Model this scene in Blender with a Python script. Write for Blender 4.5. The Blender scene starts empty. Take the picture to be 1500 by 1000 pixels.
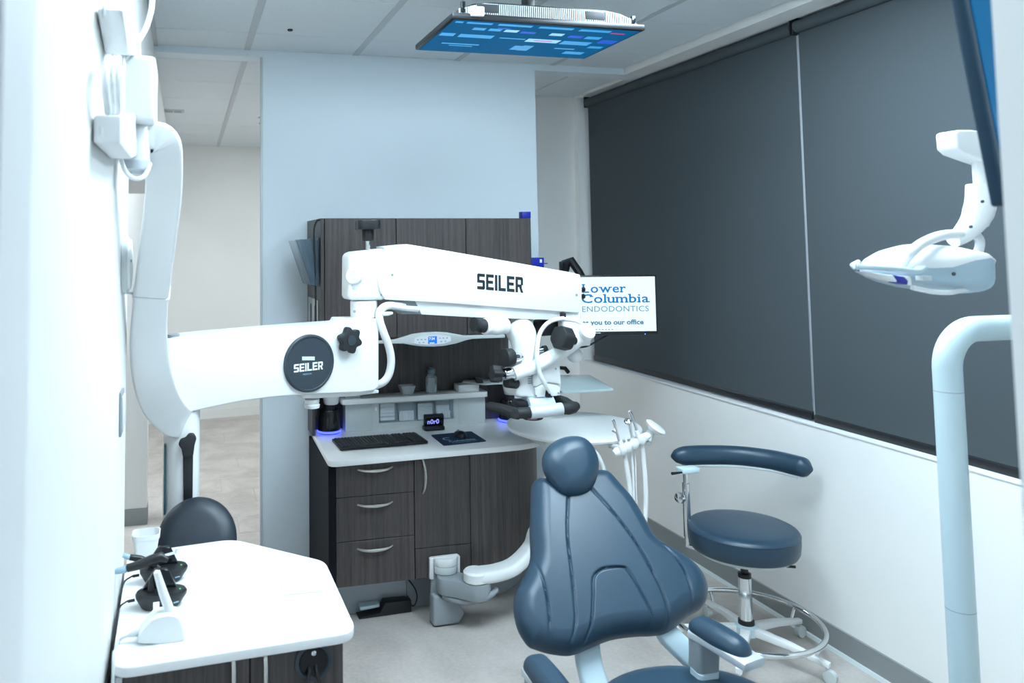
import bpy, bmesh, math, random
import numpy as np
from mathutils import Vector, Matrix
random.seed(7)
V = Vector
SC = bpy.context.scene
COL = SC.collection

# ------------------------------------------------------------------ camera
F, CX, CY, HC = 1150.0, 556.12, 285.15, 1.8          # focal length / principal point for a 1500x1000 frame
RR = V((0.970914, -0.239262, -0.008881)); RU = V((-0.007105, -0.065869, 0.997803)); RF = V((0.239322, 0.968718, 0.065653))
cam = bpy.data.cameras.new('camera'); camo = bpy.data.objects.new('camera', cam); COL.objects.link(camo)
camo.matrix_world = Matrix(((RR.x, RU.x, -RF.x, 0), (RR.y, RU.y, -RF.y, 0), (RR.z, RU.z, -RF.z, HC), (0, 0, 0, 1)))
cam.sensor_width = 36; cam.lens = F / 1500 * 36
cam.shift_x = (750 - CX) / 1500; cam.shift_y = (CY - 500) / 1500
cam.clip_start = 0.02
cam.dof.use_dof = True; cam.dof.focus_distance = 3.3; cam.dof.aperture_fstop = 3.6
SC.camera = camo

# ------------------------------------------------------------------ world, exposure
w = bpy.data.worlds.new('world'); SC.world = w; w.use_nodes = True
w.node_tree.nodes['Background'].inputs[0].default_value = (0.62, 0.80, 1.0, 1)
w.node_tree.nodes['Background'].inputs[1].default_value = 0.55
SC.view_settings.view_transform = 'Standard'; SC.view_settings.look = 'None'
SC.view_settings.gamma = 1; SC.view_settings.use_curve_mapping = False
SC.view_settings.exposure = 0.18
LIGHT_MAIN = 24.5; LIGHT_WINDOW_SIDE = 33.0; LIGHT_HALL = 22.0
LIGHT_COL = (0.70, 0.885, 1.0, 1); LIGHT_COL_HALL = (0.86, 0.95, 1.0, 1)

# ------------------------------------------------------------------ helpers
def ray(x, y): return RR * ((x - CX) / F) + RU * (-(y - CY) / F) + RF
CAM = V((0, 0, HC))
def at(x, y, Y): d = ray(x, y); return CAM + d * (Y / d.y)
def atz(x, y, z): d = ray(x, y); return CAM + d * ((z - HC) / d.z)
def atX(x, y, X): d = ray(x, y); return CAM + d * (X / d.x)
def atp(x, y, P, n): d = ray(x, y); return CAM + d * ((P - CAM).dot(n) / d.dot(n))

MATS = {}
def nodes_of(m):
    m.use_nodes = True
    return m.node_tree, m.node_tree.nodes['Principled BSDF']
def mat(name, col, rough=.5, metal=0., spec=.5, noise=0., nscale=20., bump=0., bscale=200., emit=None, estr=0., coat=0., trans=0., alpha=1., ior=1.45, stretch=None):
    if name in MATS: return MATS[name]
    m = bpy.data.materials.new(name); t, b = nodes_of(m)
    b.inputs['Base Color'].default_value = (*col, 1); b.inputs['Roughness'].default_value = rough
    b.inputs['Metallic'].default_value = metal; b.inputs['Specular IOR Level'].default_value = spec
    b.inputs['Coat Weight'].default_value = coat; b.inputs['Transmission Weight'].default_value = trans
    b.inputs['Alpha'].default_value = alpha; b.inputs['IOR'].default_value = ior
    if emit:
        b.inputs['Emission Color'].default_value = (*emit, 1); b.inputs['Emission Strength'].default_value = estr
    tc = None
    def coords(sc=None):
        nonlocal tc
        if tc is None: tc = t.nodes.new('ShaderNodeTexCoord')
        mp = t.nodes.new('ShaderNodeMapping'); t.links.new(tc.outputs['Object'], mp.inputs['Vector'])
        if sc: mp.inputs['Scale'].default_value = sc
        return mp.outputs['Vector']
    if noise > 0:
        n = t.nodes.new('ShaderNodeTexNoise'); n.inputs['Scale'].default_value = nscale; n.inputs['Detail'].default_value = 5
        t.links.new(coords(stretch), n.inputs['Vector'])
        r = t.nodes.new('ShaderNodeMapRange'); r.inputs['From Min'].default_value = .3; r.inputs['From Max'].default_value = .7
        r.inputs['To Min'].default_value = 1 - noise; r.inputs['To Max'].default_value = 1 + noise
        t.links.new(n.outputs['Fac'], r.inputs['Value'])
        h = t.nodes.new('ShaderNodeHueSaturation'); h.inputs['Color'].default_value = (*col, 1)
        t.links.new(r.outputs['Result'], h.inputs['Value']); t.links.new(h.outputs['Color'], b.inputs['Base Color'])
    if bump > 0:
        n = t.nodes.new('ShaderNodeTexNoise'); n.inputs['Scale'].default_value = bscale; n.inputs['Detail'].default_value = 3
        t.links.new(coords(), n.inputs['Vector'])
        bp = t.nodes.new('ShaderNodeBump'); bp.inputs['Strength'].default_value = bump; bp.inputs['Distance'].default_value = .002
        t.links.new(n.outputs['Fac'], bp.inputs['Height']); t.links.new(bp.outputs['Normal'], b.inputs['Normal'])
    MATS[name] = m; return m

ORG = {}
def tag(o, label=None, cat=None, group=None, kind=None):
    if label: o['label'] = label
    if cat: o['category'] = cat
    if group: o['group'] = group
    if kind: o['kind'] = kind
    return o
def thing(name, label, cat, loc=(0, 0, 0), group=None, kind=None):
    o = bpy.data.objects.new(name, None); COL.objects.link(o); o.location = loc
    o.empty_display_size = .05
    ORG[o.name] = V(loc)
    return tag(o, label, cat, group, kind)
def root_org(p):
    while p is not None:
        if p.name in ORG: return ORG[p.name]
        p = p.parent
    return V((0, 0, 0))

class MB:
    def __init__(s): s.v = []; s.f = []
    def add(s, vs, fs):
        k = len(s.v); s.v += [V(a) for a in vs]; s.f += [tuple(i + k for i in f) for f in fs]; return s
    def box(s, x0, x1, y0, y1, z0, z1):
        vs = [(x, y, z) for z in (z0, z1) for y in (y0, y1) for x in (x0, x1)]
        return s.add(vs, [(0, 2, 3, 1), (4, 5, 7, 6), (0, 1, 5, 4), (2, 6, 7, 3), (0, 4, 6, 2), (1, 3, 7, 5)])
    def obox(s, c, a, b, d):
        c, a, b, d = V(c), V(a), V(b), V(d)
        if a.cross(b).dot(d) < 0: a = -a
        vs = [c + a * i + b * j + d * k for k in (-1, 1) for j in (-1, 1) for i in (-1, 1)]
        return s.add(vs, [(0, 2, 3, 1), (4, 5, 7, 6), (0, 1, 5, 4), (2, 6, 7, 3), (0, 4, 6, 2), (1, 3, 7, 5)])
    def prism(s, pts, ext):
        pts = [V(p) for p in pts]; ext = V(ext); n = len(pts)
        nn = V((0, 0, 0))
        for i in range(n): nn += pts[i].cross(pts[(i + 1) % n])
        if nn.dot(ext) > 0: pts = pts[::-1]
        vs = pts + [p + ext for p in pts]
        fs = [tuple(range(n)), tuple(range(2 * n - 1, n - 1, -1))]
        fs += [(i, i + n, (i + 1) % n + n, (i + 1) % n)for i in range(n)]
        return s.add(vs, fs)
    def tube(s, path, r, n=12, caps=True):
        path = [V(p) for p in path]; m = len(path)
        rs = r if isinstance(r, (list, tuple)) else [r] * m
        vs = []; t0 = (path[1] - path[0]).normalized()
        up = V((0, 0, 1)) if abs(t0.z) < .9 else V((1, 0, 0))
        u = t0.cross(up).normalized()
        for i, p in enumerate(path):
            t = (path[min(i + 1, m - 1)] - path[max(i - 1, 0)]).normalized()
            u = (u - t * u.dot(t)).normalized(); w_ = t.cross(u)
            vs += [p + (u * math.cos(2 * math.pi * k / n) + w_ * math.sin(2 * math.pi * k / n)) * rs[i] for k in range(n)]
        fs = [(i * n + k, i * n + (k + 1) % n, (i + 1) * n + (k + 1) % n, (i + 1) * n + k) for i in range(m - 1) for k in range(n)]
        if caps: fs += [tuple(range(n - 1, -1, -1)), tuple(range((m - 1) * n, m * n))]
        return s.add(vs, fs)
    def sweep(s, path, prof, side, caps=True):
        # prof: list of (a,b) or function i->list ; a along the side vector, b along side x tangent
        path = [V(p) for p in path]; m = len(path); vs = []; n = 0
        for i, p in enumerate(path):
            t = (path[min(i + 1, m - 1)] - path[max(i - 1, 0)]).normalized()
            sd = side[i] if isinstance(side, list) else side
            sd = V(sd); u = (sd - t * sd.dot(t)).normalized(); q = u.cross(t)
            pr = prof(i) if callable(prof) else prof
            n = len(pr); vs += [p + u * a + q * b for a, b in pr]
        fs = [(i * n + k, i * n + (k + 1) % n, (i + 1) * n + (k + 1) % n, (i + 1) * n + k) for i in range(m - 1) for k in range(n)]
        if caps: fs += [tuple(range(n - 1, -1, -1)), tuple(range((m - 1) * n, m * n))]
        return s.add(vs, fs)
    def lathe(s, prof, c, axis=(0, 0, 1), n=28):
        c = V(c); ax = V(axis).normalized(); a = ax.orthogonal().normalized(); b = ax.cross(a); vs = []
        for r, h in prof:
            vs += [c + ax * h + (a * math.cos(2 * math.pi * k / n) + b * math.sin(2 * math.pi * k / n)) * max(r, 1e-5) for k in range(n)]
        m = len(prof)
        fs = [(i * n + k, i * n + (k + 1) % n, (i + 1) * n + (k + 1) % n, (i + 1) * n + k) for i in range(m - 1) for k in range(n)]
        fs += [tuple(range(n - 1, -1, -1)), tuple(range((m - 1) * n, m * n))]
        return s.add(vs, fs)
    def cyl(s, a, b, r, n=20, r2=None):
        return s.tube([a, b], [r, r if r2 is None else r2], n)
    def sph(s, c, rx, ry=None, rz=None, n=16, m=10):
        ry = ry or rx; rz = rz or rx; c = V(c); vs = []
        for i in range(m + 1):
            th = math.pi * i / m
            vs += [c + V((rx * math.sin(th) * math.cos(2 * math.pi * k / n), ry * math.sin(th) * math.sin(2 * math.pi * k / n), -rz * math.cos(th))) for k in range(n)]
        fs = [(i * n + k, i * n + (k + 1) % n, (i + 1) * n + (k + 1) % n, (i + 1) * n + k) for i in range(m) for k in range(n)]
        return s.add(vs, fs)
    def mesh(s, name, org=V((0, 0, 0)), bevel=0, seg=2, smooth=True, ang=35):
        me = bpy.data.meshes.new(name)
        me.from_pydata([tuple(p - org) for p in s.v], [], s.f)
        bm = bmesh.new(); bm.from_mesh(me)
        bmesh.ops.remove_doubles(bm, verts=bm.verts, dist=2e-5)
        bmesh.ops.recalc_face_normals(bm, faces=bm.faces)
        if bevel > 0:
            es = [e for e in bm.edges if len(e.link_faces) == 2 and e.calc_face_angle(0) > math.radians(28)]
            bmesh.ops.bevel(bm, geom=es, offset=bevel, segments=seg, affect='EDGES', profile=.5, clamp_overlap=True)
        bm.to_mesh(me); bm.free()
        if smooth:
            me.polygons.foreach_set('use_smooth', [True] * len(me.polygons))
            me.set_sharp_from_angle(angle=math.radians(ang))
        me.update(); return me
    def build(s, name, m, parent=None, bevel=0, seg=2, smooth=True, ang=35, label=None):
        me = s.mesh(name, root_org(parent), bevel, seg, smooth, ang)
        o = bpy.data.objects.new(name, me); COL.objects.link(o); me.materials.append(m)
        if parent is not None: o.parent = parent
        if label: o['label'] = label
        return o
def top(o, label, cat, group=None):      # a thing that is one mesh: origin to its base
    me = o.data; cs = [v.co for v in me.vertices]
    c = V((sum(p.x for p in cs) / len(cs), sum(p.y for p in cs) / len(cs), min(p.z for p in cs)))
    me.transform(Matrix.Translation(-c)); o.location = o.location + c; ORG[o.name] = c
    return tag(o, label, cat, group)
def struct(o): o['kind'] = 'structure'; return o
def piece(name, me, parent, loc):
    o = bpy.data.objects.new(name, me); COL.objects.link(o); o.parent = parent; o.location = V(loc) - root_org(parent); return o
def spline(pts, k=8):
    pts = [V(p) for p in pts]; P = [pts[0] * 2 - pts[1]] + pts + [pts[-1] * 2 - pts[-2]]; out = []
    for i in range(1, len(P) - 2):
        a, b, c, d = P[i - 1], P[i], P[i + 1], P[i + 2]
        for j in range(k):
            t = j / k
            out.append(.5 * ((2 * b) + (c - a) * t + (2 * a - 5 * b + 4 * c - d) * t * t + (3 * b - a - 3 * c + d) * t ** 3))
    out.append(pts[-1]); return out
def rrect(hw, hh, r, k=4):               # rounded rectangle, 2-d list
    out = []
    for cx, cy, a0 in ((hw - r, hh - r, 0), (-hw + r, hh - r, 90), (-hw + r, -hh + r, 180), (hw - r, -hh + r, 270)):
        for j in range(k + 1):
            a = math.radians(a0 + 90 * j / k); out.append((cx + r * math.cos(a), cy + r * math.sin(a)))
    return out
def roundpoly(pts, r, k=5):              # fillet a 2-d polygon
    out = []; n = len(pts)
    for i in range(n):
        p = V((*pts[i][:2], 0)); a = V((*pts[i - 1][:2], 0)); b = V((*pts[(i + 1) % n][:2], 0))
        rr = r[i] if isinstance(r, (list, tuple)) else r
        if rr <= 0: out.append((p.x, p.y)); continue
        d1 = (a - p).normalized(); d2 = (b - p).normalized()
        q1 = p + d1 * min(rr, (a - p).length * .49); q2 = p + d2 * min(rr, (b - p).length * .49)
        for j in range(k + 1):
            t = j / k; q = q1 * (1 - t) ** 2 + p * 2 * t * (1 - t) + q2 * t * t; out.append((q.x, q.y))
    return out
def segd(px, py, pl, closed):
    best = 1e9; n = len(pl)
    for i in range(n if closed else n - 1):
        ax, ay = pl[i]; bx, by = pl[(i + 1) % n]; dx, dy = bx - ax, by - ay
        L = dx * dx + dy * dy or 1e-12; t = max(0, min(1, ((px - ax) * dx + (py - ay) * dy) / L))
        ex, ey = ax + dx * t - px, ay + dy * t - py; d = ex * ex + ey * ey
        if d < best: best = d
    return math.sqrt(best)
def resample(pl, n):
    L = [0]; m = len(pl)
    for i in range(m):
        a, b = pl[i], pl[(i + 1) % m]; L.append(L[-1] + math.hypot(b[0] - a[0], b[1] - a[1]))
    out = []; j = 0
    for k in range(n):
        s_ = L[-1] * k / n
        while L[j + 1] < s_: j += 1
        t = (s_ - L[j]) / ((L[j + 1] - L[j]) or 1); a, b = pl[j], pl[(j + 1) % m]
        out.append((a[0] + (b[0] - a[0]) * t, a[1] + (b[1] - a[1]) * t))
    return out
def smooth2(pl, k=6):
    n = len(pl); out = []
    for i in range(n):
        a, b, c, d = [V((*pl[(i + j) % n], 0)) for j in (-1, 0, 1, 2)]
        for j in range(k):
            t = j / k; q = .5 * ((2 * b) + (c - a) * t + (2 * a - 5 * b + 4 * c - d) * t * t + (3 * b - a - 3 * c + d) * t ** 3); out.append((q.x, q.y))
    return out
def np_segd(pts, pl, closed):
    pl = np.array(pl, float); A = pl if closed else pl[:-1]; B = np.roll(pl, -1, 0) if closed else pl[1:]
    d = B - A; L = np.maximum((d ** 2).sum(1), 1e-12); out = np.full(len(pts), 1e9)
    for i in range(len(A)):
        q = pts - A[i]; t = np.clip((q @ d[i]) / L[i], 0, 1); e = q - t[:, None] * d[i]; out = np.minimum(out, (e ** 2).sum(1))
    return np.sqrt(out)
def cushion(mb, outline, centre, P, a, b, n, T, Rr, seams=(), rings=30, segs=140, gd=.006, gw=.006, dome=0., base=0.):
    """puffed upholstery: 2-d outline (star-shaped about centre) on the plane P + a*x + b*y, height T towards n"""
    ol = resample(outline, segs); cx, cy = centre; fs = []; n_ = len(ol)
    rs = [1 - (1 - i / rings) ** 1.5 for i in range(1, rings + 1)]
    O = np.array(ol); C = np.array([cx, cy]); rm = np.hypot(*(O - C).T).max()
    pts = np.concatenate([C + (O - C) * r for r in rs])
    d = np_segd(pts, ol, True); d[-n_:] = 0
    q = np.minimum(d / Rr, 1); h = T * np.sqrt(np.maximum(0, 1 - (1 - q) ** 2))
    h += dome * np.maximum(0, 1 - (np.hypot(*(pts - C).T) / rm) ** 2) * q
    for sl in seams: h -= gd * np.exp(-(np_segd(pts, sl, False) / gw) ** 2) * q
    W = np.array(P) + pts[:, :1] * np.array(a) + pts[:, 1:] * np.array(b) + (h + base)[:, None] * np.array(n)
    vs = [V(w_) for w_ in W]
    vs.append(P + a * cx + b * cy + n * (T + dome + base)); c_ = len(vs) - 1
    fs += [(c_, k, (k + 1) % n_) for k in range(n_)]
    fs += [(i * n_ + k, (i + 1) * n_ + k, (i + 1) * n_ + (k + 1) % n_, i * n_ + (k + 1) % n_) for i in range(rings - 1) for k in range(n_)]
    o0 = (rings - 1) * n_; k0 = len(vs)
    for (ox, oy) in ol:
        x = cx + (ox - cx) * .94; y = cy + (oy - cy) * .94
        vs.append(P + a * x + b * y + n * (base - min(T * .5, .03)))
    fs += [(o0 + k, k0 + k, k0 + (k + 1) % n_, o0 + (k + 1) % n_) for k in range(n_)]
    fs.append(tuple(k0 + n_ - 1 - k for k in range(n_)))
    return mb.add(vs, fs)
def text_polys(s, size=1., bold=0., spacing=1.):
    c = bpy.data.curves.new('t', 'FONT'); c.body = s; c.size = size; c.offset = bold; c.space_character = spacing; c.resolution_u = 3
    o = bpy.data.objects.new('t', c); COL.objects.link(o)
    me = bpy.data.meshes.new_from_object(o); bpy.data.objects.remove(o)
    vs = [(v.co.x, v.co.y) for v in me.vertices]; fs = [tuple(p.vertices) for p in me.polygons]
    bpy.data.meshes.remove(me); return vs, fs
def put_text(mb, s, P, a, b, w, h=None, bold=0., spacing=1., centre=False):
    """flat lettering of total width w (height h) starting at P along a, up b"""
    vs, fs = text_polys(s, 1., bold, spacing)
    x0 = min(v[0] for v in vs); x1 = max(v[0] for v in vs); y0 = min(v[1] for v in vs); y1 = max(v[1] for v in vs)
    sx = w / (x1 - x0); sy = (h / (y1 - y0)) if h else sx
    off = -.5 * w if centre else 0
    mb.add([P + a * ((v[0] - x0) * sx + off) + b * ((v[1] - (y0 if h else 0)) * sy) for v in vs], fs)
    return mb
def strokes(mb, polys, P, a, b, n, t):
    for pl in polys: mb.prism([P + a * x + b * y for x, y in pl], n * t)
# squared block lettering: each letter is a few polygons in a 0..4 x 0..5 cell
def R_(x0, y0, x1, y1): return [(x0, y0), (x1, y0), (x1, y1), (x0, y1)]
BLOCK = {
 'S': [[(0.5, 4), (0.5, 5), (4, 5), (4, 4)], [(0, 2.1), (0, 4.6), (.5, 5), (1.2, 5), (1.2, 2.1)], [(.9, 2.1), (.9, 3), (3.5, 3), (4, 2.6), (4, 2.1)], [(2.8, .4), (2.8, 2.5), (4, 2.5), (4, .5), (3.5, 0), (2.8, 0)], R_(0, 0, 3.2, 1)],
 'E': [R_(0, 0, 1.2, 5), R_(1.2, 4, 4, 5), R_(1.2, 2.05, 3.6, 3), R_(1.2, 0, 4, 1)],
 'I': [R_(0, 0, 1.25, 5)],
 'L': [R_(0, 0, 1.2, 5), R_(1.2, 0, 3.8, 1)],
 'R': [R_(0, 0, 1.2, 5), R_(1.2, 4, 3.5, 5), R_(1.2, 1.7, 3.3, 2.6), [(2.8, 2.4), (2.8, 4.4), (3.5, 5), (4, 4.5), (4, 2.4)], [(1.9, 1.8), (3.1, 1.8), (4.1, 0), (2.8, 0)]],
}
BW = {'S': 4, 'E': 4, 'I': 1.25, 'L': 3.8, 'R': 4.1}
def block_text(mb, s, P, a, b, n, w, h, t=.0008, slant=0.):
    tot = sum(BW[c] for c in s) + .62 * (len(s) - 1); x = 0
    for c in s:
        for pl in BLOCK[c]:
            mb.prism([P + a * ((px + x + slant * py) * w / tot) + b * (py * h / 5) for px, py in pl], n * t)
        x += BW[c] + .62
    return mb
X_, Y_, Z_ = V((1, 0, 0)), V((0, 1, 0)), V((0, 0, 1))

# ------------------------------------------------------------------ materials
def wood_mat(name, base, hi):
    m = bpy.data.materials.new(name); t, b = nodes_of(m)
    tc = t.nodes.new('ShaderNodeTexCoord'); mp = t.nodes.new('ShaderNodeMapping'); mp.inputs['Scale'].default_value = (42, 42, .9)
    gm = t.nodes.new('ShaderNodeNewGeometry'); t.links.new(gm.outputs['Position'], mp.inputs['Vector'])
    n = t.nodes.new('ShaderNodeTexNoise'); n.inputs['Scale'].default_value = 1.6; n.inputs['Detail'].default_value = 6; n.inputs['Roughness'].default_value = .65
    t.links.new(mp.outputs['Vector'], n.inputs['Vector'])
    mp2 = t.nodes.new('ShaderNodeMapping'); mp2.inputs['Scale'].default_value = (260, 260, 14); t.links.new(gm.outputs['Position'], mp2.inputs['Vector'])
    n2 = t.nodes.new('ShaderNodeTexNoise'); n2.inputs['Scale'].default_value = 1; n2.inputs['Detail'].default_value = 3; t.links.new(mp2.outputs['Vector'], n2.inputs['Vector'])
    mx = t.nodes.new('ShaderNodeMath'); mx.operation = 'MULTIPLY_ADD'; mx.inputs[1].default_value = .35; t.links.new(n2.outputs['Fac'], mx.inputs[0]); t.links.new(n.outputs['Fac'], mx.inputs[2])
    cr = t.nodes.new('ShaderNodeValToRGB'); cr.color_ramp.elements[0].position = .45; cr.color_ramp.elements[1].position = .9
    cr.color_ramp.elements[0].color = (*base, 1); cr.color_ramp.elements[1].color = (*hi, 1)
    t.links.new(mx.outputs[0], cr.inputs['Fac']); t.links.new(cr.outputs['Color'], b.inputs['Base Color'])
    b.inputs['Roughness'].default_value = .42
    bp = t.nodes.new('ShaderNodeBump'); bp.inputs['Strength'].default_value = .15; bp.inputs['Distance'].default_value = .001
    t.links.new(n2.outputs['Fac'], bp.inputs['Height']); t.links.new(bp.outputs['Normal'], b.inputs['Normal'])
    MATS[name] = m; return m
def floor_mat(name, c1, c2, sc):
    m = bpy.data.materials.new(name); t, b = nodes_of(m)
    gm = t.nodes.new('ShaderNodeNewGeometry')
    n = t.nodes.new('ShaderNodeTexNoise'); n.inputs['Scale'].default_value = sc; n.inputs['Detail'].default_value = 8; n.inputs['Roughness'].default_value = .6; n.inputs['Distortion'].default_value = .6
    t.links.new(gm.outputs['Position'], n.inputs['Vector'])
    n2 = t.nodes.new('ShaderNodeTexNoise'); n2.inputs['Scale'].default_value = 60; n2.inputs['Detail'].default_value = 4
    t.links.new(gm.outputs['Position'], n2.inputs['Vector'])
    mx = t.nodes.new('ShaderNodeMath'); mx.operation = 'MULTIPLY_ADD'; mx.inputs[1].default_value = .3; t.links.new(n2.outputs['Fac'], mx.inputs[0]); t.links.new(n.outputs['Fac'], mx.inputs[2])
    cr = t.nodes.new('ShaderNodeValToRGB'); cr.color_ramp.elements[0].position = .4; cr.color_ramp.elements[1].position = .85
    cr.color_ramp.elements[0].color = (*c1, 1); cr.color_ramp.elements[1].color = (*c2, 1)
    t.links.new(mx.outputs[0], cr.inputs['Fac']); t.links.new(cr.outputs['Color'], b.inputs['Base Color'])
    b.inputs['Roughness'].default_value = .5
    MATS[name] = m; return m
def blind_mat():
    m = bpy.data.materials.new('blind_fabric'); t, b = nodes_of(m)
    gm = t.nodes.new('ShaderNodeNewGeometry'); mp = t.nodes.new('ShaderNodeMapping'); mp.inputs['Scale'].default_value = (1, 1, 1)
    t.links.new(gm.outputs['Position'], mp.inputs['Vector'])
    w1 = t.nodes.new('ShaderNodeTexWave'); w1.bands_direction = 'Z'; w1.inputs['Scale'].default_value = 160; w1.inputs['Distortion'].default_value = .4
    w2 = t.nodes.new('ShaderNodeTexWave'); w2.bands_direction = 'Y'; w2.inputs['Scale'].default_value = 160; w2.inputs['Distortion'].default_value = .4
    t.links.new(mp.outputs['Vector'], w1.inputs['Vector']); t.links.new(mp.outputs['Vector'], w2.inputs['Vector'])
    mu = t.nodes.new('ShaderNodeMath'); mu.operation = 'MULTIPLY'; t.links.new(w1.outputs['Fac'], mu.inputs[0]); t.links.new(w2.outputs['Fac'], mu.inputs[1])
    cr = t.nodes.new('ShaderNodeValToRGB'); cr.color_ramp.elements[0].color = (.060, .072, .080, 1); cr.color_ramp.elements[1].color = (.092, .106, .116, 1)
    t.links.new(mu.outputs[0], cr.inputs['Fac']); t.links.new(cr.outputs['Color'], b.inputs['Base Color']); b.inputs['Roughness'].default_value = .8
    b.inputs['Specular IOR Level'].default_value = .06
    return m
PBLUE = mat('pale_blue_paint', (.72, .79, .84), .55, noise=.012, nscale=3, bump=.05, bscale=350)
WALL = mat('wall_paint', (.83, .82, .80), .55, noise=.012, nscale=3, bump=.05, bscale=350)
CEILM = mat('ceiling_tile', (.70, .745, .77), .9, noise=.03, nscale=90, bump=.25, bscale=260)
GRIDM = mat('ceiling_grid', (.50, .53, .55), .5)
HALLW = mat('hall_paint', (.77, .77, .75), .6, noise=.012, nscale=3)
FLOORM = floor_mat('vinyl_floor', (.33, .295, .275), (.54, .495, .465), 2.2)
PLANKM = floor_mat('plank_floor', (.36, .325, .30), (.58, .53, .49), 3.5)
WOOD = wood_mat('dark_laminate', (.024, .020, .020), (.090, .074, .071))
BLIND = blind_mat()
WHITE = mat('white_enamel', (.79, .80, .80), .28, noise=.008, nscale=6, coat=.2)
WHITEP = mat('white_plastic', (.76, .77, .77), .38, noise=.01, nscale=10)
SOLID = mat('white_solid_surface', (.84, .85, .85), .30, noise=.012, nscale=60)
GREYP = mat('light_grey_plastic', (.56, .60, .60), .4, noise=.01, nscale=10)
SHADELAM = mat('shaded_black_laminate', (.008, .009, .012), .6, spec=.12, noise=.05, nscale=30)  # laminate made near-black so its colour carries the shade on the drawer cabinet's side
MIDGREY = mat('mid_grey_plastic', (.27, .30, .32), .45, noise=.02, nscale=12)
STEELBLUE = mat('toe_kick_metal', (.34, .38, .41), .35, metal=.4, noise=.03, nscale=8)
BASEB = mat('vinyl_baseboard', (.25, .265, .265), .5, noise=.02, nscale=6)
BLACKP = mat('black_plastic', (.012, .013, .015), .38, noise=.1, nscale=40)
BLACKG = mat('black_gloss', (.008, .009, .011), .12, noise=.05, nscale=9)
DARKP = mat('dark_blue_grey_plastic', (.030, .042, .055), .45, noise=.04, nscale=40)
RUBBER = mat('black_rubber', (.016, .018, .020), .6, noise=.1, nscale=60)
LEATHER = mat('navy_vinyl_upholstery', (.021, .048, .078), .36, noise=.04, nscale=14, bump=.12, bscale=700)
DLEATHER = mat('black_vinyl_upholstery', (.018, .026, .036), .42, noise=.05, nscale=14, bump=.12, bscale=700)
CHROME = mat('chrome', (.72, .74, .76), .10, metal=1, noise=.01, nscale=5)
NICKEL = mat('brushed_nickel', (.62, .60, .56), .32, metal=1, noise=.04, nscale=120)
ALU = mat('silver_paint', (.62, .66, .70), .35, metal=.35, noise=.02, nscale=30)
PALE = mat('pale_blue_plastic', (.55, .68, .74), .35, noise=.01, nscale=10)
BLUEP = mat('royal_blue_plastic', (.01, .02, .32), .35, noise=.03, nscale=20)
GLASS = mat('clear_glass', (.75, .84, .88), .04, alpha=.30, noise=.01, nscale=5)
ACRYL = mat('smoked_acrylic', (.10, .15, .19), .06, alpha=.50, noise=.02, nscale=5)
BINM = mat('clear_bin_plastic', (.60, .76, .88), .15, alpha=.14, noise=.02, nscale=5)
COTTON = mat('white_cotton', (.85, .86, .86), .9, noise=.05, nscale=120, bump=.5, bscale=300)
PAPER = mat('white_paper', (.86, .87, .88), .7, noise=.02, nscale=60)
NAVY = mat('navy_mouse_pad', (.008, .025, .075), .7, noise=.05, nscale=300)
PRINTW = mat('white_print', (.80, .84, .86), .6, noise=.01, nscale=60)
PRINTLB = mat('pale_blue_print', (.30, .52, .66), .6, noise=.01, nscale=60)
PRINTK = mat('black_print', (.012, .016, .022), .5, noise=.01, nscale=60)
BLUELED = mat('blue_led_ring', (.05, .08, .6), .3, emit=(.06, .09, 1.0), estr=2.6, noise=.01, nscale=9)
GREENLED = mat('green_led', (.05, .5, .1), .3, emit=(.1, 1, .15), estr=.5, noise=.01, nscale=9)
def emis(name, col, s): return mat(name, (.004, .004, .004), .25, spec=.12, emit=col, estr=s, noise=.01, nscale=9)

# ================================================================== THE SETTING
CZ = 2.90; XL = -.175; XR = 2.805; YP = 4.36; YF = .72
# ---- floor
fl = struct(MB().box(-2.2, 3.0, -1.4, 8.7, -.10, 0).build('floor', FLOORM, smooth=False))
pk = {}
for r in range(14):
    y = 4.55 + r * .3; x = -1.6 - .62 * ((r * .37) % 1)
    while x < 1.7:
        L = 1.2
        key = L
        if key not in pk:
            pk[key] = MB().box(.0015, L - .0015, .0015, .2985, 0, .004).mesh('plank', bevel=.0012, seg=1); pk[key].materials.append(PLANKM)
        piece('plank', pk[key], fl, (x, y, 0)); x += L
# ---- walls
wl = MB().box(XL - .13, XL, .60, 2.56, 0, 2.97).box(XL - .13, XL, 2.56, YP + .12, 2.10, 2.97).box(XL - .13, XL, YP + .12, 8.55, 2.30, 2.97)
struct(wl.build('wall_left', WALL, smooth=False))
wb = MB().box(.41, 2.057, YP, YP + .12, 0, 2.97).box(XL, .41, YP, YP + .12, 2.862, 2.97).box(2.057, XR, YP, YP + .12, 2.862, 2.97)
wbo = struct(wb.build('wall_back', PBLUE, smooth=False))
MB().box(.398, .412, YP - .004, YP + .02, 0, 2.862).build('corner_bead', GREYP, wbo, bevel=.002)
wr = MB().box(XR, 3.05, .60, 5.42, 0, .962).box(XR, 3.05, .60, 5.42, 2.885, 2.97).box(XR, 3.05, 5.24, 5.42, .962, 2.885).box(XR, 3.05, .60, 1.0, .962, 2.885)
struct(wr.build('wall_right', WALL, smooth=False))
wf = MB().box(-1.4, -.128, .60, YF, 0, 2.97).box(.934, 3.05, .60, YF, 0, 2.97).box(-.128, .934, .60, YF, 2.3, 2.97)
struct(wf.build('wall_front', WALL, smooth=False))
wh = MB().box(1.9, XR, 5.30, 5.42, 0, 2.97).box(1.9, 2.02, 5.42, 8.55, 0, 2.97)
struct(wh.build('wall_corridor', WALL, smooth=False))
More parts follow.
